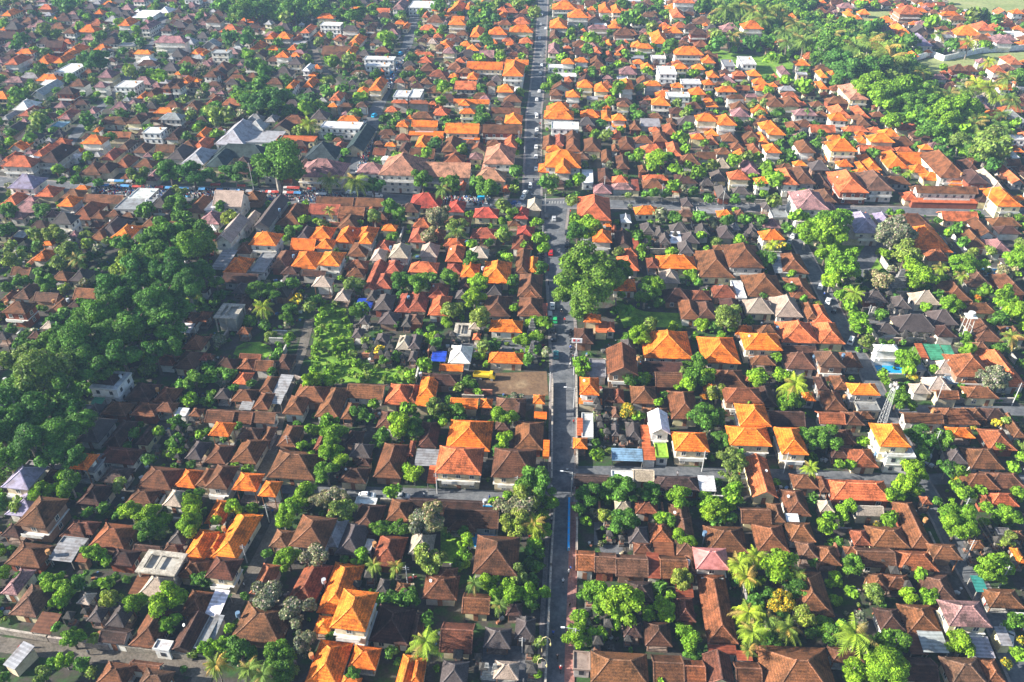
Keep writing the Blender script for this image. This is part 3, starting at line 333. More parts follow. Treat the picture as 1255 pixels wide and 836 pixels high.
def inside(x, y, P):
    r = False; j = len(P)-1
    for i in range(len(P)):
        if (P[i][1] > y) != (P[j][1] > y) and x < (P[j][0]-P[i][0])*(y-P[i][1])/(P[j][1]-P[i][1]+1e-9)+P[i][0]: r = not r
        j = i
    return r
def markpoly(P):
    xs = [p[0] for p in P]; ys = [p[1] for p in P]
    for x in range(int(min(xs)), int(max(xs))+1):
        for y in range(int(min(ys)), int(max(ys))+1):
            if inside(x, y, P): occ.add((x, y))
lot = sheet('bare_earth_lot', "587 458 670 455 672 485 584 483", M['earth'], 0.03)
markpoly(lot)
bamboo = sheet('grass_strip', "378 470 385 410 395 372 420 372 432 400 436 440 470 452 508 452 509 470", M['grass'], 0.03); markpoly(bamboo)
for s_ in ("868 58 905 66 960 72 985 84 975 100 930 98 885 85", "752 368 790 382 836 384 840 402 764 400", "540 640 566 640 566 690 540 690",
           "290 425 300 420 318 419 331 424 335 433 322 441 300 440 286 434", "1100 425 1135 425 1135 440 1100 440", "1000 300 1060 288 1085 335 1020 340"):
    p_ = sheet('grass_patch', s_, M['grass'], 0.025); markpoly(p_)
for s_ in ("575 -6 622 -6 622 9 575 8", "1130 -12 1290 -12 1290 20 1180 16", "1110 78 1160 68 1290 62 1290 78 1200 84 1130 92", "1000 30 1060 14 1100 14 1040 40"):
    p_ = sheet('field', s_, M['field'], 0.02); markpoly(p_)
for s_ in ("592 795 650 790 652 836 590 836", "728 640 770 640 770 668 728 668", "1062 376 1150 380 1150 400 1066 396", "560 420 660 415 660 432 560 436", "1040 330 1075 280 1085 300 1055 350", "840 340 862 340 862 350 840 350", "730 650 760 640 765 690 740 695"):
    sheet('paved_yard', s_, M['yard'], 0.028)
# ---------------- houses ----------------
COL = {'o': lin(230, 118, 38), 'b': lin(112, 72, 46), 'd': lin(74, 49, 40), 'k': lin(78, 70, 68), 'K': lin(52, 66, 68), 'c': lin(186, 100, 60), 'C': lin(172, 122, 98),
       'a': lin(168, 168, 170), 'r': lin(150, 80, 58), 'R': lin(176, 74, 58), 't': lin(160, 144, 130), 'g': lin(150, 150, 152), 'w': lin(225, 225, 225), 'p': lin(142, 104, 104), 'P': lin(196, 130, 122),
       'v': lin(140, 132, 156), 'n': lin(70, 140, 110), 'u': lin(128, 160, 182), 'U': lin(60, 140, 130), 'T': lin(40, 70, 170), 'L': lin(150, 190, 70)}
CNAME = {'a': 'pale grey', 'o': 'bright orange', 'b': 'brown', 'd': 'dark brown', 'k': 'charcoal', 'K': 'dark green grey', 'c': 'terracotta', 'C': 'dusty terracotta', 'r': 'brick red', 'R': 'bright red',
         't': 'pale straw', 'g': 'grey', 'w': 'white', 'p': 'mauve', 'P': 'pink metal', 'v': 'lilac grey', 'n': 'green', 'u': 'blue', 'U': 'teal', 'T': 'bright blue tarpaulin', 'L': 'lime green'}
WALLC = [lin(215, 210, 200), lin(228, 224, 214), lin(205, 190, 160), lin(150, 120, 100), lin(178, 172, 165), lin(140, 78, 56), lin(226, 214, 170)]
GOLD = (0.30, 0.18, 0.10)
def roof_geo(w, d, e, pitch, shape, ridge, col, mi=0, caps=True, flare=True):
    """returns (roof MB, cap MB, gable-end MB). eave rectangle w x d centred at origin, eave underside at e"""
    rf, cp, ge = MB(), MB(), MB(); a, b = w/2, d/2; t = 0.16
    capc = tuple(min(0.9, x*1.45+0.03) for x in col)
    if ridge == '': ridge = 'x' if a >= b else 'y'
    if shape == 'hip':
        if ridge == 'x': rl = max(a-b, 0.16*a); hr = min(b, a-rl+0.01)*math.tan(pitch) if a-rl < b*0.6 else b*math.tan(pitch)
        else: rl = max(b-a, 0.16*b); hr = min(a, b-rl+0.01)*math.tan(pitch) if b-rl < a*0.6 else a*math.tan(pitch)
        rx, ry = (rl, 0.0) if ridge == 'x' else (0.0, rl)
        z0 = e+t
        E = [(-a, -b, z0), (a, -b, z0), (a, b, z0), (-a, b, z0)]
        k = 0.38
        Mi = [(-a+(a-rx)*k, -b+(b-ry)*k), (a-(a-rx)*k, -b+(b-ry)*k), (a-(a-rx)*k, b-(b-ry)*k), (-a+(a-rx)*k, b-(b-ry)*k)]
        Mi = [(x, y, z0+hr*(0.30 if flare else k)) for x, y in Mi]
        if ridge == 'x': T2 = [(-rx, 0), (rx, 0), (rx, 0), (-rx, 0)]
        else: T2 = [(0, -ry), (0, -ry), (0, ry), (0, ry)]
        T2 = [(x, y, z0+hr) for x, y in T2]
        for i in range(4):
            j = (i+1) % 4; rf.poly([E[i], E[j], Mi[j], Mi[i]], col, mi)
            if T2[i] == T2[j]: rf.poly([Mi[i], Mi[j], T2[i]], col, mi)
            else: rf.poly([Mi[i], Mi[j], T2[j], T2[i]], col, mi)
            if caps:
                cp.bar(E[i], Mi[i], 0.24, 0.16, capc, mi); cp.bar(Mi[i], T2[i], 0.24, 0.16, capc, mi)
        if caps:
            p, q = (T2[0], T2[1]) if ridge == 'x' else (T2[0], T2[2])
            cp.bar(p, q, 0.28, 0.2, capc, mi)
            for u in (p, q): cp.box((u[0], u[1], u[2]+0.18), (0.16, 0.16, 0.2), tuple(x*1.1 for x in capc), mi, 0, None, 0.5)
        lowb = [(x, y, e) for x, y, _ in E]
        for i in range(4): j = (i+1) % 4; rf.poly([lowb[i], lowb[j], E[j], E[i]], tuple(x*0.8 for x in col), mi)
        rf.poly(lowb[::-1], (0.12, 0.08, 0.06), mi)
        top = z0+hr
    elif shape == 'gable':
        half = b if ridge == 'x' else a; ln = a if ridge == 'x' else b; hr = half*math.tan(pitch); z0 = e
        def P(u, v, z): return (u, v, z) if ridge == 'x' else (-v, u, z)
        for sg in (-1, 1):
            lo = [P(-ln, sg*half, z0), P(ln, sg*half, z0)]; hi = [P(ln, 0, z0+hr), P(-ln, 0, z0+hr)]
            up = lambda q: (q[0], q[1], q[2]+t)
            face = [up(lo[0]), up(lo[1]), up(hi[0]), up(hi[1])]
            rf.poly(face if sg < 0 else face[::-1], col, mi)
            bf = [lo[0], lo[1], hi[0], hi[1]]; rf.poly(bf[::-1] if sg < 0 else bf, (0.12, 0.08, 0.06), mi)
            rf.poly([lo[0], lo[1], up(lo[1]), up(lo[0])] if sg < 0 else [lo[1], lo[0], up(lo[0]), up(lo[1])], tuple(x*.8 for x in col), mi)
            for (l_, h_) in ((lo[1], hi[0]), (lo[0], hi[1])):
                cp.bar(up(l_), up(h_), 0.22, 0.2, capc, mi)
        if caps: cp.bar(P(-ln, 0, z0+hr+t), P(ln, 0, z0+hr+t), 0.3, 0.22, capc, mi)
        top = z0+hr+t
        for sg in (-1, 1):
            q = ln-0.6; hh = half-0.55
            tri = [P(sg*q, -hh, z0+0.02), P(sg*q, hh, z0+0.02), P(sg*q, 0, z0+hr*(hh/half)-0.02)]
            ge.poly(tri if sg > 0 else tri[::-1], G(0.6))
    return rf, cp, ge, top
winproto = {}
def window_objs(parent, hw, hd, z, wall_faces, n, name='window'):
    pass
def wall_openings(mb, hw, hd, base, storeys, wc, dens, sides=('s', 'w', 'e'), mi=0):
    """dark openings with pale frames standing proud of the wall, for buildings too far off for parts"""
    for s_ in range(storeys):
        z = base+s_*2.8+1.5
        for side in sides:
            L = hw if side == 's' else hd; n = max(1, int(L*2/dens))
            for i in range(n):
                u = -L+2*L*(i+0.5)/n
                if side == 's': c = (u, -hd-0.03, z); h = (0.5, 0.03, 0.6)
                elif side == 'w': c = (-hw-0.03, u, z); h = (0.03, 0.5, 0.6)
                else: c = (hw+0.03, u, z); h = (0.03, 0.5, 0.6)
                mb.box(c, h, (0.05, 0.05, 0.06), mi)
HOUSES = []
def code(s_):
    m = re.match(r'^([a-zA-Z])(\d?)([a-zA-Z]?)(-?\d+)?$', s_); c, st, sh, ro = m.groups()
    return c, int(st or 1), sh or '', float(ro or 0)
def solve(x0, x1, yb, yt, st, shape, rot):
    e = 0.2+2.6*st
    if shape == 'Ts': e = 3
    A = at(x0, yb, e); B = at(x1, yb, e); w = max(1.6, abs(B.x-A.x)/max(0.6, math.cos(R(rot))))
    mid = (A+B)/2; cr, sr = math.cos(R(rot)), math.sin(R(rot))
    pitch = R(33)
    def top(d):
        ys = []
        far = (mid.x-sr*d, mid.y+cr*d, e); ys.append(proj(far)[1])
        if shape not in ('f', 's', 'F'):
            hr = min(w, d)/2*math.tan(pitch); ys.append(proj((mid.x-sr*d/2, mid.y+cr*d/2, e+hr))[1])
        return min(ys)
    lo, hi = 1.2, 60
    for _ in range(24):
        m = (lo+hi)/2
        if top(m) > yt: lo = m
        else: hi = m
    d = lo
    d = max(1.8, min(d, 4.2*w if shape in ('y', 'Y') else 2.6*w+2))
    return w, d, (mid.x-sr*d/2, mid.y+cr*d/2), e
for key, (ox, oy, sc, rot0, roofs, trees) in TILES.items():
    for row in roofs.replace('\n', '').split(';'):
        q = row.split(); x0, x1, yb, yt = map(float, q[:4]); c, st, sh, ro = code(q[4])
        X0, X1, YB, YT = ox+x0/sc, ox+x1/sc, oy+yb/sc, oy+yt/sc; rot = ro or rot0
        w, d, (cx, cy), e = solve(X0, X1, YB, YT, st, sh, rot)
        HOUSES.append(dict(x=cx, y=cy, w=w, d=d, e=e, c=c, st=st, sh=sh, rot=R(rot), px=(X1-X0)*(YB-YT), pw=X1-X0, X=(X0+X1)/2, Y=(YB+YT)/2))
# overlaps: neighbours that collide are settled by nudging eave heights and shrinking the smaller roof
HOUSES.sort(key=lambda h: -h['px'])
for i, h in enumerate(HOUSES):
    for g in HOUSES[:i]:
        if abs(g['x']-h['x']) > 30 or abs(g['y']-h['y']) > 30: continue
        ox_ = (g['w']+h['w'])/2-abs(g['x']-h['x']); oy_ = (g['d']+h['d'])/2-abs(g['y']-h['y'])
        if ox_ > 0 and oy_ > 0 and abs(g['e']-h['e']) < 0.4: h['e'] += random.choice((-0.22, 0.25, 0.35))
    mark(h['x'], h['y'], h['w']/2, h['d']/2, h['rot'])
def size_word(h):
    s_ = h['w']*h['d']
    return 'large' if s_ > 170 else ('small' if s_ < 45 else '')
def make_house(h, detail):
    """detail 2: parts and sub-parts; 1: wall + roof + caps. Returns dict of part MBs in local space"""
    w, d, e, c, st, sh = h['w'], h['d'], h['e'], h['c'], h['st'], h['sh']
    base_ = COL[c]
    if c in 'bd':
        o_ = COL[random.choice('bdkcb')]; t_ = random.uniform(0, 0.4); base_ = tuple(p*(1-t_)+q*t_ for p, q in zip(base_, o_))
    col = vary(base_, 0.12); parts = []; near = h['pw'] > 12
    thatch = c in 'kt' and sh not in ('f', 's', 'F')
    metal = c in 'wPvguUnTa' or sh == 's'
    rm = M['thatch'] if thatch else (M['metal'] if metal else M['tile'])
    wc = vary(random.choice(WALLC if c in 'bdkc' else WALLC[:3]+[WALLC[4], WALLC[6]]), 0.05)
    if c == 'w': wc = (0.78, 0.78, 0.76)
    if sh == 'F':            # open concrete frame
        mb = MB(); fc = (0.45, 0.40, 0.33); z = e+0.1; th = 0.35; bw = min(w, d)*0.2
        for cx, cy, hx, hy in ((0, -d/2+bw/2, w/2, bw/2), (0, d/2-bw/2, w/2, bw/2)): mb.box((cx, cy, z), (hx, hy, th/2), fc)
        for cx in (-w/2+bw/2, w/2-bw/2, -w*0.1): mb.box((cx, 0, z), (bw/2 if abs(cx) > w*0.2 else bw/5, d/2-bw-0.003, th/2), fc)
        parts.append(('slab', mb, M['stone']))
        for i in (-1, 0, 1):
            for j in (-1, 1):
                cb = MB(); cb.box((i*(w/2-0.5), j*(d/2-0.5), (e-0.08)/2), (0.2, 0.2, (e-0.08)/2), fc); parts.append(('column', cb, M['stone']))
        wb_ = MB(); wb_.box((0, 0.3, (e-0.6)/2), (w/2-1.0, d/2-1.0, (e-0.6)/2), (0.4, 0.38, 0.34)); parts.append(('wall', wb_, M['wall'])); return parts, 'concrete frame'
    if sh == 'f':
        mb = MB(); mb.box((0, 0, e+0.06), (w/2, d/2, 0.12), col)
        pc = tuple(x*0.85 for x in col) if c != 'w' else (0.62, 0.62, 0.6)
        par = MB()
        for cx, cy, hx, hy in ((0, -d/2+0.1, w/2, 0.1), (0, d/2-0.1, w/2, 0.1), (-w/2+0.1, 0, 0.1, d/2-0.203), (w/2-0.1, 0, 0.1, d/2-0.203)): par.box((cx, cy, e+0.18+0.14), (hx, hy, 0.14), pc)
        wl = MB(); wl.box((0, 0, (e-0.06)/2), (w/2-0.25, d/2-0.25, (e-0.06)/2), wc)
        if st > 1:
            for s_ in range(1, st): wl.box((0, 0, 0.2+2.6*s_), (w/2-0.05, d/2-0.05, 0.09), (0.6, 0.58, 0.55))
        wall_openings(wl, w/2-0.25, d/2-0.25, 0, st, wc, 2.6)
        if near:
            tk = MB(); tk.tube([(w*0.25, d*0.2, e+0.2), (w*0.25, d*0.2, e+1.1)], [0.45, 0.45], (0.55, 0.25, 0.08) if random.random() < 0.5 else (0.6, 0.62, 0.65), 8)
            if st > 1: parts.append(('water_tank', tk, M['trim']))
        return [('wall', wl, M['wall']), ('roof_slab', mb, M['metal']), ('parapet', par, M['wall'])]+parts, 'flat roofed building'
    if sh == 's':
        mb = MB(); t = 0.07; a, b = w/2, d/2; zf, zb = e-0.1, e+0.1*min(d, 6)+0.15
        if c == 'T': zf, zb = 1.8, 2.4
        V = [(-a, -b, zf), (a, -b, zf), (a, b, zb), (-a, b, zb)]; U = [(x, y, z+t) for x, y, z in V]
        mb.poly(U, col); mb.poly(V[::-1], (0.2, 0.2, 0.2))
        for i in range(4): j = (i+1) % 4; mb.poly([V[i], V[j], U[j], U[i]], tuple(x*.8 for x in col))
        out = [('roof', mb, M['metal'])]
        if random.random() < 0.55 and c not in 'T':
            wl = MB(); hh = zf-0.15; wl.box((0, 0, hh/2), (a-0.25, b-0.25, hh/2), wc); out.append(('wall', wl, M['wall']))
        else:
            for i in (-1, 1):
                for j in (-1, 1): pb = MB(); pb.box((i*(a-0.2), j*(b-0.2), (zf-0.1)/2), (0.08, 0.08, (zf-0.1)/2), (0.3, 0.28, 0.25)); out.append(('post', pb, M['trim']))
        return out, 'tarpaulin' if c == 'T' else 'shed'
    shape = 'gable' if sh in ('x', 'y') else 'hip'; ridge = sh.lower() if sh else ''
    pitch = R(random.uniform(31, 36)) + (R(6) if thatch else 0)
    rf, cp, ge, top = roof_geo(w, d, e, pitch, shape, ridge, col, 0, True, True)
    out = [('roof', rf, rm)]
    ov = min(0.7, 0.12*min(w, d))
    hx, hy = w/2-ov, d/2-ov
    small = w*d < 38 and c in 'ktobcdr' and sh == ''
    kind = 'house'
    if small and random.random() < 0.75:
        kind = 'pavilion'
        pl = MB(); pl.box((0, 0, 0.3), (hx, hy, 0.3), (0.28, 0.2, 0.16) if random.random() < .6 else (0.4, 0.38, 0.35)); out.append(('plinth', pl, M['stone']))
        for i in (-1, 1):
            for j in (-1, 1): pb = MB(); pb.box((i*(hx-0.15), j*(hy-0.15), 0.6+(e-0.6)/2), (0.1, 0.1, (e-0.6)/2), (0.25, 0.12, 0.06)); out.append(('post', pb, M['trim']))
        bw_ = MB(); bw_.box((0, hy*0.5, 0.6+(e-0.9)/2), (hx-0.3, hy*0.3, (e-0.9)/2), wc); out.append(('back_wall', bw_, M['wall']))
    else:
        wl = MB(); wl.box((0, 0, (e-0.01)/2), (hx, hy, (e-0.01)/2), wc)
        if shape == 'gable':
            for f_ in ge.f: wl.poly([ge.v[i] for i in f_], wc)
        if st > 1:
            for s_ in range(1, st): wl.box((0, -0.15, 0.2+2.6*s_), (hx+0.35, hy+0.25, 0.10), (0.66, 0.64, 0.6))
        if detail < 2: wall_openings(wl, hx, hy, 0.0, st, wc, 2.4)
        out.append(('wall', wl, M['wall']))
        if st > 1 and w > 5:
            rl_ = MB(); z = 0.3+2.6*(st-1)
            rl_.box((0, -hy-0.95, z-0.1), (hx*0.8, 0.55, 0.09), (0.6, 0.58, 0.54))
            rl_.box((0, -hy-1.45, z+0.42), (hx*0.8, 0.06, 0.42), (0.68, 0.66, 0.62)); out.append(('balcony', rl_, M['wall']))
    out.append(('ridge_tiles', cp, rm))
    h['hx'], h['hy'], h['kind2'] = hx, hy, kind
    return out, kind
# shared window and door meshes
def win_mesh():
    f = MB(); 
    for c, hh in (((0, 0, 0.62), (0.62, 0.06, 0.07)), ((0, 0, -0.62), (0.68, 0.09, 0.07)), ((-0.56, 0, 0), (0.06, 0.06, 0.55)), ((0.56, 0, 0), (0.06, 0.06, 0.55)), ((0, 0, 0), (0.03, 0.05, 0.55))):
        f.box(c, hh, (0.6, 0.56, 0.5))
    p = MB(); p.box((0, 0.0, 0), (0.5, 0.02, 0.55), G(0.1)); return f.mesh('window', M['trim']), p.mesh('pane', M['glass'])
WF, WP = win_mesh()
dm = MB(); dm.box((0, 0, 1.05), (0.5, 0.05, 1.05), (0.22, 0.09, 0.04)); DM = dm.mesh('door', M['trim'])
def add_window(parent, x, y, z, rz):
    a = link('window', WF, parent); a.location = (x, y, z); a.rotation_euler = (0, 0, rz)
    b = link('pane', WP, a); return a
TOT = {'house': 0, 'pavilion': 0, 'shed': 0, 'flat roofed building': 0, 'concrete frame': 0, 'tarpaulin': 0}
LIM = {'house': 300, 'pavilion': 200, 'shed': 150, 'flat roofed building': 120, 'concrete frame': 9, 'tarpaulin': 9}
NAMES = {'house': 'house', 'pavilion': 'garden_pavilion', 'shed': 'shed', 'flat roofed building': 'flat_roofed_building', 'concrete frame': 'concrete_frame', 'tarpaulin': 'tarpaulin'}
SHN = {'': 'hip roofed', 'X': 'hip roofed', 'Y': 'long hip roofed', 'x': 'gabled', 'y': 'gabled'}
MATS_FAR = [M['tile'], M['wall'], M['metal'], M['thatch'], M['stone'], M['trim']]
far = MB()
def merge_far(parts, loc, rz):
    for n_, mb, m_ in parts:
        o = MB(); o.v, o.f, o.c = mb.v, mb.f, mb.c; o.m = [MATS_FAR.index(m_)]*len(mb.f); far.add(o, loc, rz)
def roofpos(mb): return mb
for h in HOUSES:
    parts, kind = make_house(h, 2 if h['pw'] > 15 else 1)
    nm = NAMES[kind]
    if TOT[kind] >= LIM[kind] or h['Y'] < 60 and kind != 'house':
        merge_far(parts, (h['x'], h['y'], 0), h['rot']); continue
    TOT[kind] += 1
    rt = root(nm, (h['x'], h['y'], 0), h['rot']); ob = {}
    for n_, mb, m_ in parts:
        par = rt
        if n_ == 'ridge_tiles': par = ob['roof']
        if not mb.f: continue
        ob[n_] = mb.build(n_, m_, par)
    if kind == 'house' and h['pw'] > 15 and 'wall' in ob:
        hx, hy = h['hx'], h['hy']; n = max(1, int(hx*2/3.2))
        for s_ in range(h['st']):
            for i in range(n):
                u = -hx+2*hx*(i+0.5)/n
                if s_ == 0 and i == n//2:
                    dd = link('door', DM, rt); dd.location = (u, -hy-0.06, 0.02)
                else: add_window(rt, u, -hy-0.07, 1.45+s_*2.6, 0)
            if h['x'] > 0: add_window(rt, -hx-0.07, 0, 1.45+s_*2.6, R(90))
            else: add_window(rt, hx+0.07, 0, 1.45+s_*2.6, R(90))
    if kind == 'house' and h['pw'] > 17 and random.random() < 0.2:
        t = random.random(); sx = random.choice((-1, 1))
        mb = MB()
        if t < 0.5: mb.tube([(sx*h['hx']*0.7, h['hy']*0.2, h['e']+0.6), (sx*h['hx']*0.7, h['hy']*0.2, h['e']+1.6)], [0.04, 0.04], (.5, .5, .5), 5); mb.tube([(sx*h['hx']*0.7, h['hy']*0.2, h['e']+1.5), (sx*h['hx']*0.7-.15, h['hy']*0.2-.25, h['e']+1.75)], [0.1, 0.36], (.5, .5, .5), 9); mb.build('satellite_dish', M['trim'], rt)
        else: mb.tube([(sx*(h['hx']+0.9), 0.3, 0), (sx*(h['hx']+0.9), 0.3, h['e']+1.2)], [0.12, 0.12], (.5, .5, .5), 6); mb.tube([(sx*(h['hx']+0.9), 0.3, h['e']+0.9), (sx*(h['hx']+0.9), 0.3, h['e']+2.0)], [0.5, 0.5], random.choice([(.40, .2, .08), (.4, .42, .45), (.12, .2, .3)]), 9); mb.build('water_tank', M['trim'], rt)
    cn = CNAME[h['c']]; sz = size_word(h); stw = {1: '', 2: 'two storey ', 3: 'three storey '}[h['st']]
    if kind == 'house': look = f"{sz+' ' if sz else ''}{cn} {stw}{SHN[h['sh']]} house"; cat = 'house'
    elif kind == 'pavilion': look = f"{sz+' ' if sz else ''}{cn} roofed open pavilion"; cat = 'pavilion'
    elif kind == 'shed': look = f"{sz+' ' if sz else ''}{cn} lean-to roof"; cat = 'shed'
    elif kind == 'tarpaulin': look = "bright blue tarpaulin on poles"; cat = 'tarpaulin'
    elif kind == 'concrete frame': look = f"{cn if h['c']!='t' else 'buff'} open concrete frame building"; cat = 'building'
    else: look = f"{sz+' ' if sz else ''}{cn} {stw}flat roofed building"; cat = 'building'
    reg(rt, look, cat, h['x'], h['y'], {'house': 'tiled houses of the town', 'pavilion': 'small pavilions in the courtyards', 'shed': 'lean-to roofs among the houses', 'tarpaulin': 'blue tarpaulins', 'flat roofed building': 'flat roofed buildings', 'concrete frame': 'open concrete frames'}[kind])
# ---------------- trees ----------------
def icos(n=1):
    t = (1+5**.5)/2; v = [(-1, t, 0), (1, t, 0), (-1, -t, 0), (1, -t, 0), (0, -1, t), (0, 1, t), (0, -1, -t), (0, 1, -t), (t, 0, -1), (t, 0, 1), (-t, 0, -1), (-t, 0, 1)]
    f = [(0, 11, 5), (0, 5, 1), (0, 1, 7), (0, 7, 10), (0, 10, 11), (1, 5, 9), (5, 11, 4), (11, 10, 2), (10, 7, 6), (7, 1, 8), (3, 9, 4), (3, 4, 2), (3, 2, 6), (3, 6, 8), (3, 8, 9), (4, 9, 5), (2, 4, 11), (6, 2, 10), (8, 6, 7), (9, 8, 1)]
    v = np.array(v, float); v /= np.linalg.norm(v[0]); return v, f
IV, IF = icos()
def crown_arrays(rs, lobes, leaves, size, flat=0.8, spread=0.58, lobe=0.45):
    """leaf-sized quads over many lobes; returns verts, quads, brightness. unit radius, centred at 0"""
    C = []
    for i in range(lobes):
        p = rs.normal(size=3); p /= np.linalg.norm(p); p *= spread*(0.35+0.65*rs.rand()); p[2] = p[2]*flat
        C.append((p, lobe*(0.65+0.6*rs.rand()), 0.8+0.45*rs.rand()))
    wts = np.array([c[1]**2 for c in C]); wts /= wts.sum()
    idx = rs.choice(len(C), leaves, p=wts); P_ = np.array([c[0] for c in C])[idx]; R_ = np.array([c[1] for c in C])[idx]; B_ = np.array([c[2] for c in C])[idx]
    nz = lambda a: a/(np.linalg.norm(a, axis=1, keepdims=True)+1e-9)
    n = nz(rs.normal(size=(leaves, 3))); n[:, 2] = np.where(n[:, 2] < -0.3, -n[:, 2], n[:, 2])
    pos = P_+n*np.array([1, 1, 0.85])*(R_*(0.82+0.30*rs.rand(leaves)))[:, None]
    nn = nz(n+rs.normal(size=(leaves, 3))*0.55); u = nz(np.cross(nn, rs.normal(size=(leaves, 3)))); w = np.cross(nn, u)
    s_ = (size*(0.6+0.8*rs.rand(leaves)))[:, None]; a = s_*(0.55+0.4*rs.rand(leaves))[:, None]
    V = list(np.stack([pos-u*s_, pos-w*a, pos+u*s_, pos+w*a], 1).reshape(-1, 3)); Q = [(i, i+1, i+2, i+3) for i in range(0, leaves*4, 4)]; B = list(B_*(0.5+1.0*rs.rand(leaves)**1.3))
    cv, cf, cb = [], [], []
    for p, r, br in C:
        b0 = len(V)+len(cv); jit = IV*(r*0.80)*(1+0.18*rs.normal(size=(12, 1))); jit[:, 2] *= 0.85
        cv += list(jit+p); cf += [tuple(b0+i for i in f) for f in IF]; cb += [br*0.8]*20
    return np.array(V+cv), Q, cf, np.array(B+cb)
KC = {'L': (0.185, 0.335, 0.022), 'm': (0.095, 0.21, 0.026), 'l': (0.20, 0.28, 0.045), 'D': (0.075, 0.19, 0.032), 'g': (0.19, 0.21, 0.12), 'y': (0.22, 0.28, 0.03),
      'F': (0.17, 0.20, 0.03), 'O': (0.42, 0.19, 0.02), 'P': (0.15, 0.23, 0.04), 'Y': (0.27, 0.36, 0.03), 'b': (0.05, 0.10, 0.02)}
KN = {'L': 'bright green', 'm': 'mid green', 'l': 'olive green', 'D': 'dark green', 'g': 'grey green', 'y': 'vivid lime green', 'F': 'yellow blossomed', 'O': 'orange blossomed', 'P': 'green', 'Y': 'yellow green', 'b': 'green'}
ACC = {'g': ((0.42, 0.33, 0.30), 0.22), 'F': ((0.62, 0.42, 0.03), 0.42), 'O': ((0.70, 0.24, 0.02), 0.7), 'l': ((0.20, 0.24, 0.08), 0.3)}
def fast_mesh(name, V, faces, cols, mat):
    me = bpy.data.meshes.new(name)
    lt = np.array([len(f) for f in faces], 'i'); ls = np.concatenate([[0], np.cumsum(lt)[:-1]]).astype('i')
    idx = np.fromiter((i for f in faces for i in f), 'i')
    me.vertices.add(len(V)); me.vertices.foreach_set('co', np.asarray(V, 'f').ravel())
    me.loops.add(len(idx)); me.loops.foreach_set('vertex_index', idx)
    me.polygons.add(len(faces)); me.polygons.foreach_set('loop_start', ls)
    try: me.polygons.foreach_set('loop_total', lt)
    except Exception: pass
    me.materials.append(mat)
    a = me.attributes.new('col', 'FLOAT_COLOR', 'FACE'); a.data.foreach_set('color', np.c_[cols, np.ones(len(cols))].astype('f').ravel())
    me.update(calc_edges=True); return me
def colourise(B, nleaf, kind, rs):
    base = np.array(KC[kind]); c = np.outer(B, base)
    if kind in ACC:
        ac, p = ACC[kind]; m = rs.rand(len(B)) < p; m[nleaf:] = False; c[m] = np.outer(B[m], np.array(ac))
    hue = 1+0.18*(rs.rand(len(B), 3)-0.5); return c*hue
PROTO = {}
def proto(kind, tier, v):
    k = (kind, tier, v)
    if k not in PROTO:
        rs = np.random.RandomState(hash((ord(kind), tier, v)) % 99991)
        lobes, leaves, size = {3: (24, 11000, 0.036), 2: (21, 3800, 0.062), 1: (13, 1500, 0.10), 0: (8, 480, 0.17)}[tier]
        lo = {3: 0.34, 2: 0.30, 1: 0.35, 0: 0.42}[tier]
        V, Q, cf, B = crown_arrays(rs, lobes, leaves, size, 0.72, 0.74 if tier > 2 else 0.86 if tier > 1 else 0.76, lo)
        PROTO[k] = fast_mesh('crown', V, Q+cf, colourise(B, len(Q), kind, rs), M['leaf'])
    return PROTO[k]
TRK = (0.13, 0.10, 0.075)
def trunk_mesh(seed, pale):
    rs = random.Random(seed); mb = MB(); col = (0.30, 0.27, 0.23) if pale else TRK
    mb.tube([(0, 0, -1), (0.02, 0.01, -0.5), (0.0, 0.03, -0.1), (0, 0, 0.3)], [0.10, 0.075, 0.06, 0.03], col, 7)
    for i in range(4):
        a = i*1.57+rs.random(); z = -0.45+0.1*i
        mb.tube([(0, 0, z), (0.25*math.cos(a), 0.25*math.sin(a), z+0.25), (0.5*math.cos(a), 0.5*math.sin(a), z+0.42)], [0.05, 0.03, 0.012], col, 5)
    return mb.mesh('trunk', M['stone'])
TRUNKS = [trunk_mesh(i, i == 2) for i in range(3)]
def palm_mesh(kind, seed, fronds=22):
    rs = random.Random(seed); mb = MB(); c0 = KC[kind]
    for i in range(fronds):
        a = 2.4*i+rs.uniform(-.2, .2); el = rs.uniform(-0.15, 0.95) if i > 3 else 1.1; L = rs.uniform(0.7, 1.12); pts = []
        n = 8
        for j in range(n+1):
            t = j/n; r = L*t*math.cos(el*(1-0.5*t)); z = L*(math.sin(el)*t-0.75*t*t*(1.05-0.4*el)); pts.append(Vector((r*math.cos(a), r*math.sin(a), z)))
        side = Vector((-math.sin(a), math.cos(a), 0)); k = rs.uniform(0.7, 1.3); col = tuple(x*k for x in c0)
        if rs.random() < .14: col = (0.34, 0.24, 0.07)
        for j in range(n):
            p, q = pts[j], pts[j+1]; w = 0.30*math.sin(math.pi*(0.12+0.85*(j+0.5)/n)); fw = (q-p)
            for sg in (-1, 1):
                for h_ in (0, 0.5):
                    b = p+fw*h_; tip = b+fw*0.75+side*sg*w+Vector((0, 0, -0.10-0.12*rs.random()))
                    kk = rs.uniform(0.75, 1.25); mb.poly([b, b+fw*0.42, tip], tuple(x*kk for x in col))
        mb.bar(pts[0], pts[4], 0.02, 0.02, tuple(x*0.8 for x in col)); mb.bar(pts[4], pts[8], 0.012, 0.012, tuple(x*0.8 for x in col))
    return mb.mesh('fronds', M['leaf'])
PALMS = {k: [palm_mesh(k, i) for i in range(3)] for k in 'PY'}
pt = MB(); pt.tube([(0, 0, 0), (0.04, 0, .33), (0.02, 0.03, .66), (0, 0, 1)], [0.036, 0.026, 0.022, 0.02], (0.24, 0.20, 0.16), 7); PTRUNK = pt.mesh('trunk', M['stone'])
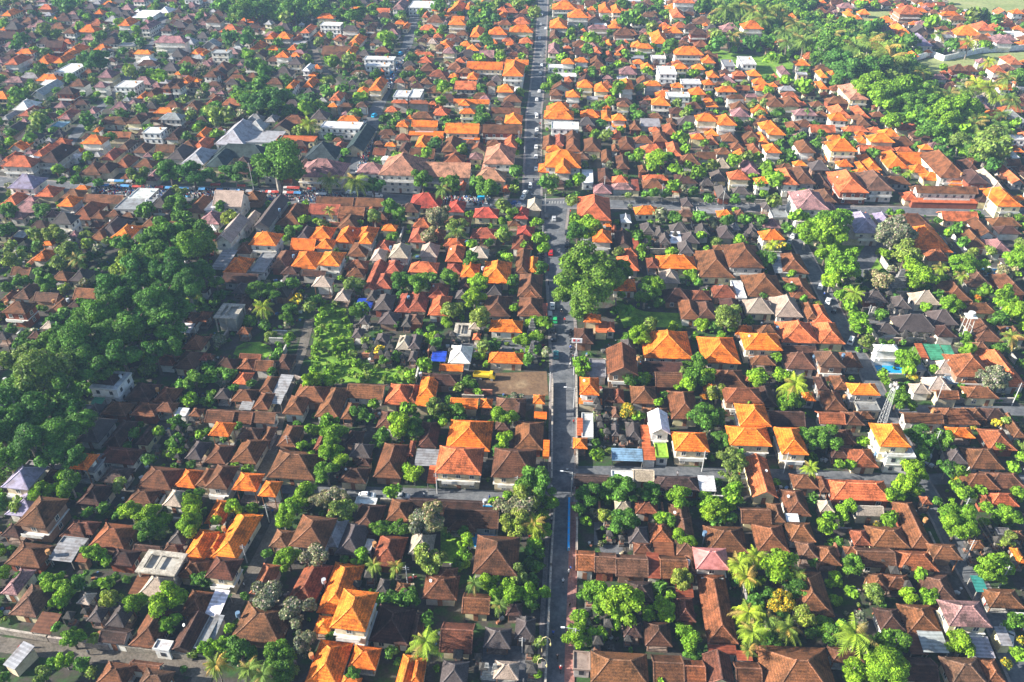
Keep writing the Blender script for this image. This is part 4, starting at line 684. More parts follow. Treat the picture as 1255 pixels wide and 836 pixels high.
FARV, FARF, FARC, FARN = [], [], [], [0]
FPR = {}
def far_tree(x, y, z, r, kind, tier=0, zs=1.0):
    k = (kind, tier, random.randrange(6))
    if k not in FPR:
        rs = np.random.RandomState(k[2]*13+tier*101+ord(kind)); n = (90, 150, 260)[tier]
        V, Q, cf, B = crown_arrays(rs, 5, n, (0.24, 0.19, 0.14)[tier], 0.8, 0.5, 0.5)
        FPR[k] = (V, Q+cf, colourise(B, len(Q), kind, rs))
    V, Fc, C = FPR[k]; a = random.random()*6.28; c, s_ = math.cos(a), math.sin(a); Rm = np.array([[c, -s_, 0], [s_, c, 0], [0, 0, 1]])
    W = (V @ Rm.T)*np.array([r, r, r*zs])+np.array([x, y, z]); b = FARN[0]
    FARV.append(W); FARF.append((b, Fc)); FARC.append(C*random.uniform(0.75, 1.25)); FARN[0] += len(W)
TREES = []
def solve_tree(X, Y, rp, tall=0.0):
    z = 3.0
    for _ in range(6):
        p = at(X, Y, z); dep = proj(p)[2]; r = rp*dep/F_PX; z = max(0.85*r+0.3, 1.15*r+0.8+tall)
    return p.x, p.y, z, r
for key, (ox, oy, sc, rot0, roofs, trees) in TILES.items():
    for row in trees.replace('\n', '').split(';'):
        q = row.split(); X, Y, rp, k = ox+float(q[0])/sc, oy+float(q[1])/sc, float(q[2])/sc, q[3]
        x, y, z, r = solve_tree(X, Y, rp*1.14, 3.0 if k in 'PY' else 0.0)
        TREES.append([x, y, z, r, k, rp, X, Y])
for row in FOREST.split(';'):
    q = row.split(); X, Y, rp, k = float(q[0]), float(q[1]), float(q[2]), q[3]
    x, y, z, r = solve_tree(X, Y, rp*1.0, 3.0); TREES.append([x, y, z, r, k, rp, X, Y])
for row in BANYAN.split(';'):
    q = row.split(); X, Y, rp, k = float(q[0]), float(q[1]), float(q[2]), q[3]
    TREES.append([*solve_tree(X, Y, rp, 2.0), k, rp, X, Y])
# the banyan is one tree: its crown lobes are gathered into one crown
ban = TREES[-8:]; TREES = TREES[:-8]
bv, bf, bc, bn = [], [], [], 0
bx, by = np.mean([t[0] for t in ban]), np.mean([t[1] for t in ban])
for i, t in enumerate(ban):
    rs = np.random.RandomState(50+i); V, Q, cf, B = crown_arrays(rs, 16, 3600, 0.055, 0.8, 0.72, 0.36)
    W = V*t[3]+np.array([t[0]-bx, t[1]-by, t[2]]); bv.append(W); bf += [tuple(bn+j for j in f) for f in Q+cf]; bc.append(colourise(B, len(Q), 'l', rs)*(0.62, 0.85, 0.6)); bn += len(W)
rt = root('banyan_tree', (bx, by, 0)); link('crown', fast_mesh('crown', np.concatenate(bv), bf, np.concatenate(bc), M['leaf']), rt)
tb = MB(); tb.tube([(0, 0, 0), (0.2, 0, 3), (0, 0.3, 7)], [1.3, 0.9, 0.6], TRK, 10)
for i in range(7): a = i*0.9; tb.tube([(0, 0, 3), (2.5*math.cos(a), 2.5*math.sin(a), 6), (5.5*math.cos(a), 5.5*math.sin(a), 9)], [0.5, 0.3, 0.12], TRK, 6)
tb.build('trunk', M['stone'], rt); tag(rt, 'huge broad olive green banyan tree overhanging the main road at mid height of the picture', 'tree')
mark(bx, by, 9, 9)
for t in TREES:
    if inside(t[0], t[1], bamboo): t[3] *= 0.5; t[2] *= 0.5; t[5] *= 0.5; t[4] = 'L'
TREES.sort(key=lambda t: -t[5])
nt_ = 0; npalm = 0
for t in TREES:
    x, y, z, r, k, rp, X, Y = t
    if k in 'PY' and npalm < 150 and rp > 5:
        npalm += 1; rt = root('palm_tree', (x, y, 0), random.random()*6)
        f = link('fronds', PALMS[k][npalm % 3], rt); f.location = (0, 0, z); f.scale = (r*1.15,)*3
        tr = link('trunk', PTRUNK, rt); tr.scale = (r*2.2, r*2.2, z)
        reg(rt, ('small ' if r < 2 else 'tall ' if r > 3.8 else '')+KN[k]+' palm tree', 'palm tree', x, y, 'palm trees among the houses'); continue
    if k in 'PY': k2 = 'l'
    else: k2 = k
    if nt_ < 300 and k not in 'PY':
        nt_ += 1; tier = 3 if rp > 24 else 2 if rp > 12 else 1 if rp > 7 else 0
        rt = root('leafy_tree', (x, y, 0), random.random()*6.28)
        c = link('crown', proto(k2, tier, random.randrange(4 if tier < 3 else 3)), rt); c.location = (0, 0, z); c.scale = (r*random.uniform(.86, 1.14), r*random.uniform(.86, 1.14), r*random.uniform(0.8, 1.15))
        tr = link('trunk', TRUNKS[nt_ % 3], rt); tr.scale = (r, r, z); tr.location = (0, 0, z)
        sz = 'large ' if r > 5 else 'small ' if r < 2.2 else ''
        reg(rt, sz+KN[k2]+' round crowned tree', 'tree', x, y, 'trees among the houses')
    else: far_tree(x, y, z, r, k2 if k2 not in 'PY' else 'l', 1 if rp > 6 else 0)
# ---------------- infill: the rest of the far town and its gardens ----------------
def house_stub(x, y, w, d, st, c, sh, rot, Y):
    h = dict(x=x, y=y, w=w, d=d, e=0.2+2.6*st+random.uniform(-.2, .3), c=c, st=st, sh=sh, rot=rot, px=50, pw=8, X=0, Y=Y)
    merge_far(make_house(h, 1)[0], (x, y, 0), rot)
grid = []
yy = 95.0
while yy < 900:
    step = 7.0 if yy > 250 else 5.5
    hw = yy*0.72+40
    xx = -hw
    while xx < hw:
        grid.append((xx+random.uniform(-2, 2), yy+random.uniform(-2, 2))); xx += step
    yy += step
random.shuffle(grid)
def zone(s_):
    a = [float(q) for q in s_.split()]; return [at(a[i], max(a[i+1], -90)).xy[:] for i in range(0, len(a), 2)]
WOODS = [zone("868 -8 985 -8 1005 30 1105 48 1112 80 1128 95 1150 112 1180 135 1225 165 1240 190 1225 205 1180 200 1130 160 1085 148 1070 130 1045 108 1010 90 990 66 960 55 900 45 870 40"),
         zone("270 -40 400 -40 395 30 280 32"), zone("-20 490 60 415 130 350 185 290 248 275 245 330 220 400 180 440 100 500 40 560 -20 590"), zone("290 110 360 110 360 150 290 148"),
         zone("575 15 610 15 600 45 580 45")]
for wz in WOODS[:1]+WOODS[2:3]:
    pass
nfar = 0
for (x, y) in grid:
    X, Y, dep = proj((x, y, 2))
    if dep < 0 or X < -60 or X > 1320 or Y > 870 or Y < -60: continue
    iw = [inside(x, y, wz) for wz in WOODS]
    if any(iw): continue
    if Y < 300 or random.random() < 0.10:
        rot = R(random.gauss(-2 if X < 600 else 0, 3)); 
        if random.random() < (0.46 if X < 520 and Y < 165 else 0.62 if X < 520 else 0.74):
            done = False
            for tryw in ((random.uniform(8, 12), random.uniform(6.5, 10)), (random.uniform(5.5, 8), random.uniform(5, 7)), (random.uniform(3.6, 5), random.uniform(3.4, 4.6))):
                w, d = tryw
                if Y > 300 and w > 6: continue
                if free(x, y, w/2-0.2, d/2-0.2, rot):
                    po = 0.13 if X > 520 else 0.03
                    u = random.random()
                    c = 'o' if u < po else random.choice('bbbbdddckpbc' if X > 400 else 'bddppkdpgkdd')
                    st = 2 if (u < po*0.6 or random.random() < 0.13) and w > 5 else 1
                    sh = '' if random.random() < 0.85 else random.choice('xyf')
                    if sh == 'f': c = random.choice('wgw')
                    if w < 5.2: st = 1; sh = ''; c = random.choice('kbdt') if Y > 300 else c
                    house_stub(x, y, w, d, st, c, sh, rot, Y); mark(x, y, w/2+0.3, d/2+0.3, rot); nfar += 1; done = True; break
            if done: continue
print('infill houses', nfar)
# wood trees
for wi, wz in enumerate(WOODS):
    xs = [p[0] for p in wz]; ys = [p[1] for p in wz]; A = (max(xs)-min(xs))*(max(ys)-min(ys))
    for _ in range(int(A/(26 if wi != 2 else 40))):
        x, y = random.uniform(min(xs), max(xs)), random.uniform(min(ys), max(ys))
        if inside(x, y, wz):
            k = random.choice('LLmmlPD') if wi == 0 else random.choice('mDDm') if wi == 2 else random.choice('mmlDL')  # ravine grove zone also draws D, shade put into its leaf colour
            r = random.uniform(2.0, 4.6) if wi != 2 else random.uniform(1.5, 3.2)
            far_tree(x, y, r*random.uniform(1.0, 1.6), r, 'l' if k == 'P' else k, 1)
# bamboo thicket and shrubs as single plants
SHR = []
for _ in range(380):
    xs = [p[0] for p in bamboo]; ys = [p[1] for p in bamboo]; x, y = random.uniform(min(xs), max(xs)), random.uniform(min(ys), max(ys))
    if inside(x, y, bamboo): SHR.append((x, y, random.uniform(0.6, 1.5), random.choice('LLLmll')))
random.shuffle(grid)
for (x, y) in grid*4:
    x += random.uniform(-3.5, 3.5); y += random.uniform(-3.5, 3.5)
    X, Y, dep = proj((x, y, 2))
    if X < -30 or X > 1290 or Y > 860 or Y < -30: continue
    r = random.choice((0.7, 1.0, 1.3, 1.7, 2.3, 3.0)) if Y > 200 else random.choice((1.5, 2.2, 3.0, 3.8, 4.6))
    if inside(x, y, bamboo): continue
    q = r*0.5
    if free(x, y, q, q):
        if random.random() < (0.9 if Y > 300 else 1):
            SHR.append((x, y, r, random.choice('LLLmmlDgLm' if X > 500 else 'LmmLmlDgm'))); mark(x, y, q*0.6, q*0.6)
SHR = [s_+(s_[2]*F_PX/proj((s_[0], s_[1], 1))[2],) for s_ in SHR]; SHR.sort(key=lambda s_: -s_[4])
ns = 0
for x, y, r, k, rp in SHR:
    if ns < 300 and proj((x, y, 1))[1] > 240:
        ns += 1; rt = root('shrub', (x, y, 0), random.random()*6)
        c = link('foliage', proto(k, 0 if rp < 8 else 1, random.randrange(4)), rt); c.location = (0, 0, r*0.8); c.scale = (r, r, r*random.uniform(.8, 1.1))
        st_ = link('stem', TRUNKS[0], rt); st_.scale = (r*.8, r*.8, r*.8); st_.location = (0, 0, r*0.8)
        reg(rt, ('tiny ' if r < 1.0 else 'small ' if r < 1.5 else '')+KN[k]+' bush', 'bush', x, y, 'bushes in the courtyards')
    else: far_tree(x, y, r*0.85, r, k, 0 if rp < 6 else 1, 0.95)
fc = np.concatenate(FARC); ff = [tuple(b+i for i in f) for b, F_ in FARF for f in F_]
o = link('distant_trees', fast_mesh('distant_trees', np.concatenate(FARV), ff, fc, M['leaf'])); tag(o, 'mass of small green trees and garden plants between the town roofs', 'trees', None, 'stuff')
print('far tree faces', len(ff), 'shrubs', len(SHR))
o = far.build('distant_houses', MATS_FAR); tag(o, 'mass of small tiled houses filling the far quarters of the town', 'houses', None, 'stuff')
# ---------------- courtyard walls and shrines ----------------
WC = [(0.30, 0.26, 0.22), (0.20, 0.17, 0.15), (0.34, 0.14, 0.08), (0.42, 0.40, 0.36)]
def wall_run(ax, ay, bx, by, h, col, lab=None, thick=0.3):
    rt = root('boundary_wall', ((ax+bx)/2, (ay+by)/2, 0)); L = Vector((bx-ax, by-ay, 0)); c = L/2
    mb = MB(); mb.bar((-c.x, -c.y, h/2), (c.x, c.y, h/2), thick, h, col); mb.build('panel', M['stone'], rt)
    cp = MB(); cp.bar((-c.x, -c.y, h+0.08), (c.x, c.y, h+0.08), thick+0.16, 0.15, tuple(min(.7, q*1.5) for q in col)); cp.build('coping', M['stone'], rt)
    return rt
nw = 0; stuffw = MB()
for (x, y) in grid:
    X, Y, dep = proj((x, y, 1))
    if Y < 255 or Y > 850 or X < -10 or X > 1265: continue
    if random.random() < 0.30: continue
    hor = random.random() < 0.5; L = random.uniform(3.5, 9); hw, hd = (L/2, 0.3) if hor else (0.3, L/2)
    if not free(x, y, hw, hd): continue
    mark(x, y, hw, hd); col = vary(random.choice(WC)); hh = random.uniform(1.5, 2.3)
    a = (x-hw, y) if hor else (x, y-hd); b = (x+hw, y) if hor else (x, y+hd)
    if nw < 190:
        nw += 1; rt = wall_run(a[0], a[1], b[0], b[1], hh, col)
        reg(rt, ('brick red ' if col[0] > 1.8*col[1] else 'pale grey ' if col[0] > .38 else 'mossy grey ')+('crosswise' if hor else 'lengthwise')+' yard wall', 'wall', x, y, 'low walls between the courtyards')
    else: stuffw.bar((*a, hh/2), (*b, hh/2), 0.3, hh, col)
if stuffw.f: 
    pass
# road side walls
for s_, h_, cl, lab in (("670 850 690 680", 0, 0, ''),):
    pass
RW = [("668 845 675 700", 'mossy grey wall along the left kerb of the main road at its lowest stretch'), ("675 697 680 618", 'mossy grey wall along the left kerb below the cross lane'),
      ("706 700 707 640", 'dark wall behind the red pavement beside the blue fence'), ("676 592 677 470", 'grey kerbside wall in front of the orange villa'),
      ("707 575 706 450", 'pale wall along the right kerb of the main road above the east lane'), ("0 776 60 786", 'pale wall above the corner road, leftmost stretch'), ("62 787 135 797", 'pale wall above the corner road with a bend, middle stretch'), ("150 797 236 809", 'brown wall above the corner road, right stretch'),
      ("1072 420 1192 420", 'stone wall in front of the temple row'), ("740 245 990 251", 'grey wall along the upper right street'), ("362 466 375 470", 'short wall at the end of the west lane'), ("1150 494 1240 494", 'green topped wall above the upper east lane')]
for s_, lab in RW:
    a = [float(q) for q in s_.split()]; p, q = at(a[0], a[1]), at(a[2], a[3]); tag(wall_run(p.x, p.y, q.x, q.y, 1.7, vary(WC[0])), lab, 'wall', 'walls along the streets')
# white winding wall at the far field
pts = [(1110, 78), (1140, 69), (1156, 75), (1202, 65), (1262, 61)]
P = [at(*p) for p in pts]; rt = root('white_wall', P[0]); mb = MB(); cb = MB()
for a, b in zip(P, P[1:]): mb.bar(a-P[0]+Vector((0, 0, 1.6)), b-P[0]+Vector((0, 0, 1.6)), 0.4, 3.2, (0.75, 0.76, 0.78)); cb.bar(a-P[0]+Vector((0, 0, 3.28)), b-P[0]+Vector((0, 0, 3.28)), 0.6, 0.15, (0.8, 0.8, 0.8))
mb.build('panel', M['wall'], rt); cb.build('coping', M['wall'], rt); tag(rt, 'long white winding wall edging the field at the upper right', 'wall')
# blue fence on the right kerb
p, q = at(697.5, 614), at(696.5, 676); rt = root('blue_fence', (p.x, p.y, 0)); mb = MB(); mb.bar((0, 0, 0.75), (q.x-p.x, q.y-p.y, 0.75), 0.5, 1.1, (0.02, 0.34, 0.75)); mb.build('panel', M['trim'], rt)
for i in range(9):
    t = i/8; pb = MB(); pb.box(((q.x-p.x)*t, (q.y-p.y)*t, 0.75), (0.09, 0.09, 0.62), (0.3, 0.3, 0.3)); pb.build('post', M['trim'], rt)
tag(rt, 'bright blue panel fence along the right kerb of the main road below the crossing', 'fence')
# pots, crates and garden odds and ends
cl = MB(); PC = [(.5, .5, .48), (.35, .15, .08), (.12, .11, .1), (.25, .22, .18), (.1, .2, .4), (.55, .45, .3), (.7, .7, .68), (.3, .06, .05)]
for (x, y) in grid*2:
    x += random.uniform(-3, 3); y += random.uniform(-3, 3)
    X, Y, dep = proj((x, y, 0))
    if Y < 280 or Y > 850 or not free(x, y, .5, .5): continue
    for _ in range(random.choice((1, 2, 3))):
        k = random.uniform(.2, .6); px_, py_ = x+random.uniform(-.8, .8), y+random.uniform(-.8, .8); c = random.choice(PC)
        if random.random() < .5: cl.box((px_, py_, k*.6+.03), (k, k*random.uniform(.5, 1), k*.6), c, 0, random.random())
        else: cl.tube([(px_, py_, .03), (px_, py_, k*1.2)], [k*.5, k*.7], c, 7)
tag(cl.build('yard_clutter', M['stone']), 'scattered pots, crates and stone blocks in the courtyards', 'clutter', None, 'stuff')
# shrines
def shrine_proto():
    rt = root('shrine', (0, 0, 0)); kids = []
    a = MB(); a.box((0, 0, 0.3), (0.75, 0.75, 0.3), (0.17, 0.155, 0.14)); a.box((0, 0, 0.8), (0.55, 0.55, 0.22), (0.30, 0.15, 0.10)); kids.append(a.build('plinth', M['stone'], rt))
    a = MB(); a.box((0, 0, 1.5), (0.32, 0.32, 0.5), (0.22, 0.20, 0.17)); a.box((0, 0, 2.05), (0.48, 0.48, 0.08), (0.28, 0.25, 0.2)); kids.append(a.build('shaft', M['stone'], rt))
    rf, cp, _, _ = roof_geo(1.7, 1.7, 2.35, R(46), 'hip', 'x', (0.06, 0.055, 0.05), 0, False); kids.append(rf.build('roof', M['thatch'], rt))
    a = MB()
    for i in (-1, 1):
        for j in (-1, 1): a.box((i*.3, j*.3, 2.24), (0.05, 0.05, 0.12), (0.2, 0.1, 0.05))
    kids.append(a.build('post', M['trim'], rt)); KIDS[rt.name] = kids; return rt
SP = shrine_proto(); first = True; cnt = 0
def put_shrine(x, y, k=1.0):
    global first, cnt
    o = SP if first else copy_tree(SP); first = False; o.location = (x, y, 0); o.scale = (k, k, k*random.uniform(0.9, 1.3)); o.rotation_euler = (0, 0, random.uniform(-.1, .1)); cnt += 1
    reg(o, 'dark roofed stone shrine', 'shrine', x, y, 'stone shrines in the temple yards')
ZS = [("88 770 112 736 118 742 95 776", 11), ("712 740 724 738 724 800 714 800", 14), ("728 768 770 768 770 800 730 800", 10), ("190 560 240 520 245 560 205 575", 20), ("730 500 745 500 745 545 733 545", 10), ("445 432 500 428 500 448 447 448", 18),
      ("755 290 860 290 850 312 760 312", 22), ("870 285 930 285 930 300 870 300", 10), ("1060 365 1100 365 1110 392 1065 392", 12), ("1075 415 1195 415 1195 422 1075 422", 12), ("750 530 785 530 785 552 752 552", 12), ("735 640 765 640 765 670 738 670", 12), ("1075 690 1110 690 1110 760 1080 760", 8), ("1175 660 1240 660 1245 700 1185 700", 16), ("430 715 500 705 500 740 440 745", 8), ("555 800 600 800 600 836 560 836", 5), ("780 240 880 240 880 225 780 225", 14), ("640 790 655 790 655 830 645 830", 6), ("500 420 560 420 560 445 500 445", 10)]
for s_, n in ZS:
    z = zone(s_); xs = [p[0] for p in z]; ys = [p[1] for p in z]; tries = 0; k = 0; used = []
    while k < n*0.75 and tries < 300:
        tries += 1; x, y = random.uniform(min(xs), max(xs)), random.uniform(min(ys), max(ys))
        if inside(x, y, z) and all((x-a)**2+(y-b)**2 > 7.5 for a, b in used): used.append((x, y)); put_shrine(x, y, random.uniform(0.8, 1.3)); k += 1
print('shrines', cnt)
# ---------------- vehicles ----------------
def loft(mb, secs, col):
    """secs: (x, halfwidth_bottom, halfwidth_top, z0, z1) along the length"""
    r = []
    for x, wb_, wt, z0, z1 in secs:
        b = len(mb.v); mb.v += [(x, -wb_, z0), (x, wb_, z0), (x, wb_*1.0, (z0+z1)/2), (x, wt, z1), (x, -wt, z1), (x, -wb_, (z0+z1)/2)]; r.append(b)
    for a, b in zip(r, r[1:]):
        for k in range(6): mb.f.append((a+k, a+(k+1) % 6, b+(k+1) % 6, b+k)); mb.c.append(col); mb.m.append(0)
    for q, rev in ((r[0], True), (r[-1], False)):
        f = tuple(q+k for k in range(6)); mb.f.append(f[::-1] if rev else f); mb.c.append(col); mb.m.append(0)
def wheel_mb(x, y, rr=0.32, w=0.2):
    mb = MB(); n = 12
    for sg in (-1, 1): mb.poly([(x+rr*math.cos(k*2*math.pi/n), y+sg*w/2, rr+rr*math.sin(k*2*math.pi/n)) for k in (range(n) if sg < 0 else reversed(range(n)))], (0.25, 0.25, 0.25))
    for k in range(n):
        a, b = k*2*math.pi/n, (k+1)*2*math.pi/n
        mb.poly([(x+rr*math.cos(a), y-w/2, rr+rr*math.sin(a)), (x+rr*math.cos(a), y+w/2, rr+rr*math.sin(a)), (x+rr*math.cos(b), y+w/2, rr+rr*math.sin(b)), (x+rr*math.cos(b), y-w/2, rr+rr*math.sin(b))], (0.02, 0.02, 0.02))
    return mb
CARC = {'white': (0.75, 0.75, 0.75), 'black': (0.02, 0.02, 0.025), 'silver': (0.42, 0.43, 0.45), 'teal': (0.02, 0.12, 0.14), 'green': (0.03, 0.35, 0.12), 'blue': (0.02, 0.08, 0.3), 'red': (0.45, 0.02, 0.02), 'yellow': (0.6, 0.42, 0.03), 'turquoise': (0.02, 0.4, 0.7)}
CARPR = {}
def car_parts(cn, van):
    if (cn, van) in CARPR: return CARPR[(cn, van)]
    c = CARC[cn]; body = MB(); H = 0.98 if not van else 1.0
    loft(body, [(-2.1, .72, .66, .35, .80), (-2.0, .84, .80, .25, .92), (-1.2, .86, .82, .22, H), (0.9, .86, .82, .22, H), (1.7, .84, .76, .22, .88), (2.1, .76, .62, .30, .66)], c)
    cab = MB(); top = 1.45 if not van else 1.85
    loft(cab, [(-1.75 if not van else -2.0, .76, .68, H-.06, H+.02), (-1.35 if not van else -1.9, .76, .62, H-.06, top-.04), (0.15 if not van else 0.9, .76, .62, H-.06, top), (1.05 if not van else 1.5, .76, .66, H-.06, H+.02)], c)
    gl = MB()
    for sg in (-1, 1):
        for x0, x1 in ((-1.3, -.35), (-.25, .55)): gl.box(((x0+x1)/2, sg*.705, (H+top)/2), ((x1-x0)/2, .03, (top-H)*.30), G(.03))
    xf = 0.66 if not van else 1.26
    gl.bar((xf-.30, 0, top-.06), (xf+.36, 0, H+.05), 1.15, 0.05, G(.03)); gl.bar((-1.42 if not van else -1.98, 0, top-.08), (-1.72 if not van else -2.04, 0, H+.08), 1.1, 0.05, G(.03))
    hl = MB(); hl.box((2.06, .55, .62), (.06, .14, .07), (.8, .8, .75)); hr_ = MB(); hr_.box((2.06, -.55, .62), (.06, .14, .07), (.8, .8, .75))
    P = [('body', body.mesh('body', M['paint'])), ('cabin', cab.mesh('cabin', M['paint'])), ('windows', gl.mesh('windows', M['glass'])), ('headlight', hl.mesh('headlight', M['trim'])), ('headlight', hr_.mesh('headlight', M['trim']))]
    for x in (-1.3, 1.35):
        for y in (-.78, .78): P.append(('wheel', wheel_mb(x, y).mesh('wheel', M['trim'])))
    CARPR[(cn, van)] = P; return P
def put_car(X, Y, cn, rot, van=False, z=0.12, lab=None, kind='parked_car', k=1.0):
    p = at(X, Y, 0.6); rt = root(kind, (p.x, p.y, z), R(rot)); rt.scale = (k, k, k)
    for n_, me in car_parts(cn, van): link(n_, me, rt)
    look = f"{cn} {'van' if van else 'car'}"; reg(rt, look, 'van' if van else 'car', p.x, p.y, 'cars on the streets'); return rt
CARS = "681.5 435 teal 90;677 375 white 90;674 387 silver 90 v;680 392 green 90;678 404 black 90;679 414 black 90;450 608 white 2;492 609 silver 2;679 268 silver 90;670 265 black 90;597 252 silver 2;574 250 silver 2;591 244 turquoise 8 v;632 249 blue 20;638 252 silver 0;641 242 white 75;650 228 white 88 v;644 236 white 70;657 207 white 90;657 192 white 90;657 180 white 90;657 165 black 90;658 159 white 90;658 143 white 90 v;658 122 white 90;661 112 white 90;657 140 silver 90;662 90 silver 90;664 80 white 90;661 47 white 90;663 30 silver 90;669 35 white 90;664 18 white 90;1015 369 white 65;1006 351 white 65;1023 380 black 65;1043 418 white 62 v;972 289 white 65;968 296 silver 65;974 265 silver 65;1136 562 white 55;1229 775 silver 60 v;1237 783 white 60;1215 685 black 60;1155 625 black 58;560 197 black 90;567 197 black 90;574 197 red 90;581 197 silver 90;587 197 red 90;430 236 white 0;455 238 silver 0;443 239 black 0;463 240 white 0;575 210 white 90;470 112 turquoise 70 v;474 100 turquoise 70 v;479 90 turquoise 70 v;484 78 turquoise 72 v;491 66 turquoise 72 v;459 142 turquoise 72 v;446 150 white 72;440 170 white 72;671 290 black 88;695 300 black 88;695 285 black 88;675 310 red 90;670 328 red 90"
for row in CARS.split(';'):
    q = row.split(); put_car(float(q[0]), float(q[1]), q[2], float(q[3])+90*0, len(q) > 4)
# truck in the bare lot
p = at(594, 464); rt = root('truck', (p.x, p.y, 0.03), R(-4)); mb = MB(); mb.box((-0.9, 0, 1.25), (2.3, 1.05, 0.12), CARC['yellow'])
for sg in (-1, 1): mb.box((-0.9, sg*1.0, 1.65), (2.3, 0.05, 0.3), CARC['yellow'])
mb.box((-3.2, 0, 1.65), (0.05, 0.95, 0.3), CARC['yellow']); mb.build('cargo_bed', M['paint'], rt)
mb = MB(); loft(mb, [(1.5, 1.0, .9, .7, 2.4), (2.4, 1.0, .88, .7, 2.45), (3.0, .98, .8, .7, 1.7), (3.2, .95, .8, .7, 1.4)], CARC['yellow']); mb.build('cab', M['paint'], rt)
mb = MB(); mb.box((0, 0, .75), (2.9, .45, .14), (.05, .05, .05)); mb.build('chassis', M['trim'], rt)
mb = MB(); mb.bar((2.55, 0, 2.3), (3.06, 0, 1.72), 1.5, .06, G(.03)); mb.build('windscreen', M['glass'], rt)
for x in (-2, -1.1, 2.2):
    for y in (-.9, .9): wheel_mb(x, y, .45, .28).build('wheel', M['trim'], rt)
tag(rt, 'small yellow flatbed truck parked at the left end of the bare earth lot', 'truck')
# scooters, with riders on the moving ones
def scooter_meshes():
    b = MB(); b.tube([(-.75, 0, .62), (-.4, 0, .72), (0, 0, .55), (.3, 0, .42), (.5, 0, .62), (.62, 0, 1.0)], [.09, .17, .15, .14, .13, .05], (.05, .05, .06), 8)
    s_ = MB(); s_.box((-.35, 0, .86), (.38, .15, .06), (.02, .02, .02)); h = MB(); h.bar((.56, -.34, 1.03), (.56, .34, 1.03), .05, .05, (.1, .1, .1))
    w1 = wheel_mb(-.62, 0, .27, .11); w2 = wheel_mb(.66, 0, .27, .11)
    return [('body', b.mesh('body', M['paint'])), ('seat', s_.mesh('seat', M['trim'])), ('handlebar', h.mesh('handlebar', M['trim'])), ('wheel', w1.mesh('wheel', M['trim'])), ('wheel', w2.mesh('wheel', M['trim']))]
SM = scooter_meshes()
def person_mesh(sitting=True):
    """one continuous skinned figure"""
    me = bpy.data.meshes.new('person')
    if sitting:
        V = [(-.38, 0, .98), (-.36, 0, 1.22), (-.30, 0, 1.46), (-.26, 0, 1.56), (-.22, 0, 1.70), (-.28, .2, 1.42), (-.12, .26, 1.2), (.18, .28, 1.14), (.36, .28, 1.08), (-.28, -.2, 1.42), (-.12, -.26, 1.2), (.18, -.28, 1.14), (.36, -.28, 1.08),
             (-.34, .11, .95), (.05, .17, .92), (.10, .16, .52), (.26, .16, .46), (-.34, -.11, .95), (.05, -.17, .92), (.10, -.16, .52), (.26, -.16, .46)]
    else:
        V = [(0, 0, .93), (0, 0, 1.15), (0, 0, 1.38), (0, 0, 1.48), (0.02, 0, 1.62), (0, .2, 1.38), (0, .25, 1.12), (.06, .25, .88), (.08, .25, .8), (0, -.2, 1.38), (0, -.25, 1.12), (.06, -.25, .88), (.08, -.25, .8),
             (0, .1, .88), (.06, .11, .48), (.0, .11, .08), (.16, .12, .05), (0, -.1, .88), (-.02, -.11, .48), (-.1, -.11, .08), (.06, -.12, .05)]
    E = [(0, 1), (1, 2), (2, 3), (3, 4), (2, 5), (5, 6), (6, 7), (7, 8), (2, 9), (9, 10), (10, 11), (11, 12), (0, 13), (13, 14), (14, 15), (15, 16), (0, 17), (17, 18), (18, 19), (19, 20)]
    Rd = [.16, .15, .17, .07, .115, .07, .05, .04, .045, .07, .05, .04, .045, .1, .085, .055, .05, .1, .085, .055, .05]
    me.from_pydata(V, E, []); o = bpy.data.objects.new('tmp', me); S.collection.objects.link(o)
    m = o.modifiers.new('s', 'SKIN'); sv = me.skin_vertices[0].data
    for i, r in enumerate(Rd): sv[i].radius = (r, r)
    sv[0].use_root = True; o.modifiers.new('u', 'SUBSURF').levels = 1
    dg = bpy.context.evaluated_depsgraph_get(); dg.update(); ev = o.evaluated_get(dg); out = bpy.data.meshes.new_from_object(ev)
    bpy.data.objects.remove(o); out.materials.clear(); out.materials.append(M['trim'])
    return out
def dress(src, shirt, trousers, hip=.98):
    out = src.copy(); cols = []
    for p in out.polygons:
        z = p.center.z; x = p.center.x; ay = abs(p.center.y)
        if z > (1.6 if hip > .95 else 1.53): c = (.30, .16, .10)
        elif z < hip-.02: c = trousers
        elif ay > .22 and x > .05: c = (.30, .16, .10)
        else: c = shirt
        cols.append((*c, 1))
    a = out.attributes.new('col', 'FLOAT_COLOR', 'FACE'); a.data.foreach_set('color', np.array(cols, 'f').ravel()); return out
SHIRTS = {'white shirt': (.7, .7, .7), 'black jacket': (.02, .02, .02), 'red shirt': (.5, .04, .03), 'blue shirt': (.04, .1, .4), 'grey jacket': (.2, .2, .22)}
PSIT = person_mesh(); PSTD = person_mesh(False); PS = {k: dress(PSTD, v, (.06, .05, .05), .9) for k, v in SHIRTS.items()}; PM = {k: dress(PSIT, v, (.04, .05, .08)) for k, v in SHIRTS.items()}
hm = MB(); hm.v = [tuple(p*.15) for p in IV]; hm.f = list(IF); hm.c = [(.06, .06, .07)]*20; hm.m = [0]*20; HM = hm.mesh('helmet', M['paint'])
hm2 = MB(); hm2.v = hm.v; hm2.f = hm.f; hm2.c = [(.6, .6, .6)]*20; hm2.m = hm.m; HM2 = hm2.mesh('helmet', M['paint'])
RID = "690 713 90;683 806 90;687 820 90;678 776 90;697 702 90;695 577 90;688 384 -90;692 394 -90;699 428 -90;699 443 90;699 448 90;676 645 90;662 153 90;655 172 90;660 200 90;652 240 90;654 222 -90;1150 622 60;1010 362 60;665 100 90;663 70 -90"
i = 0
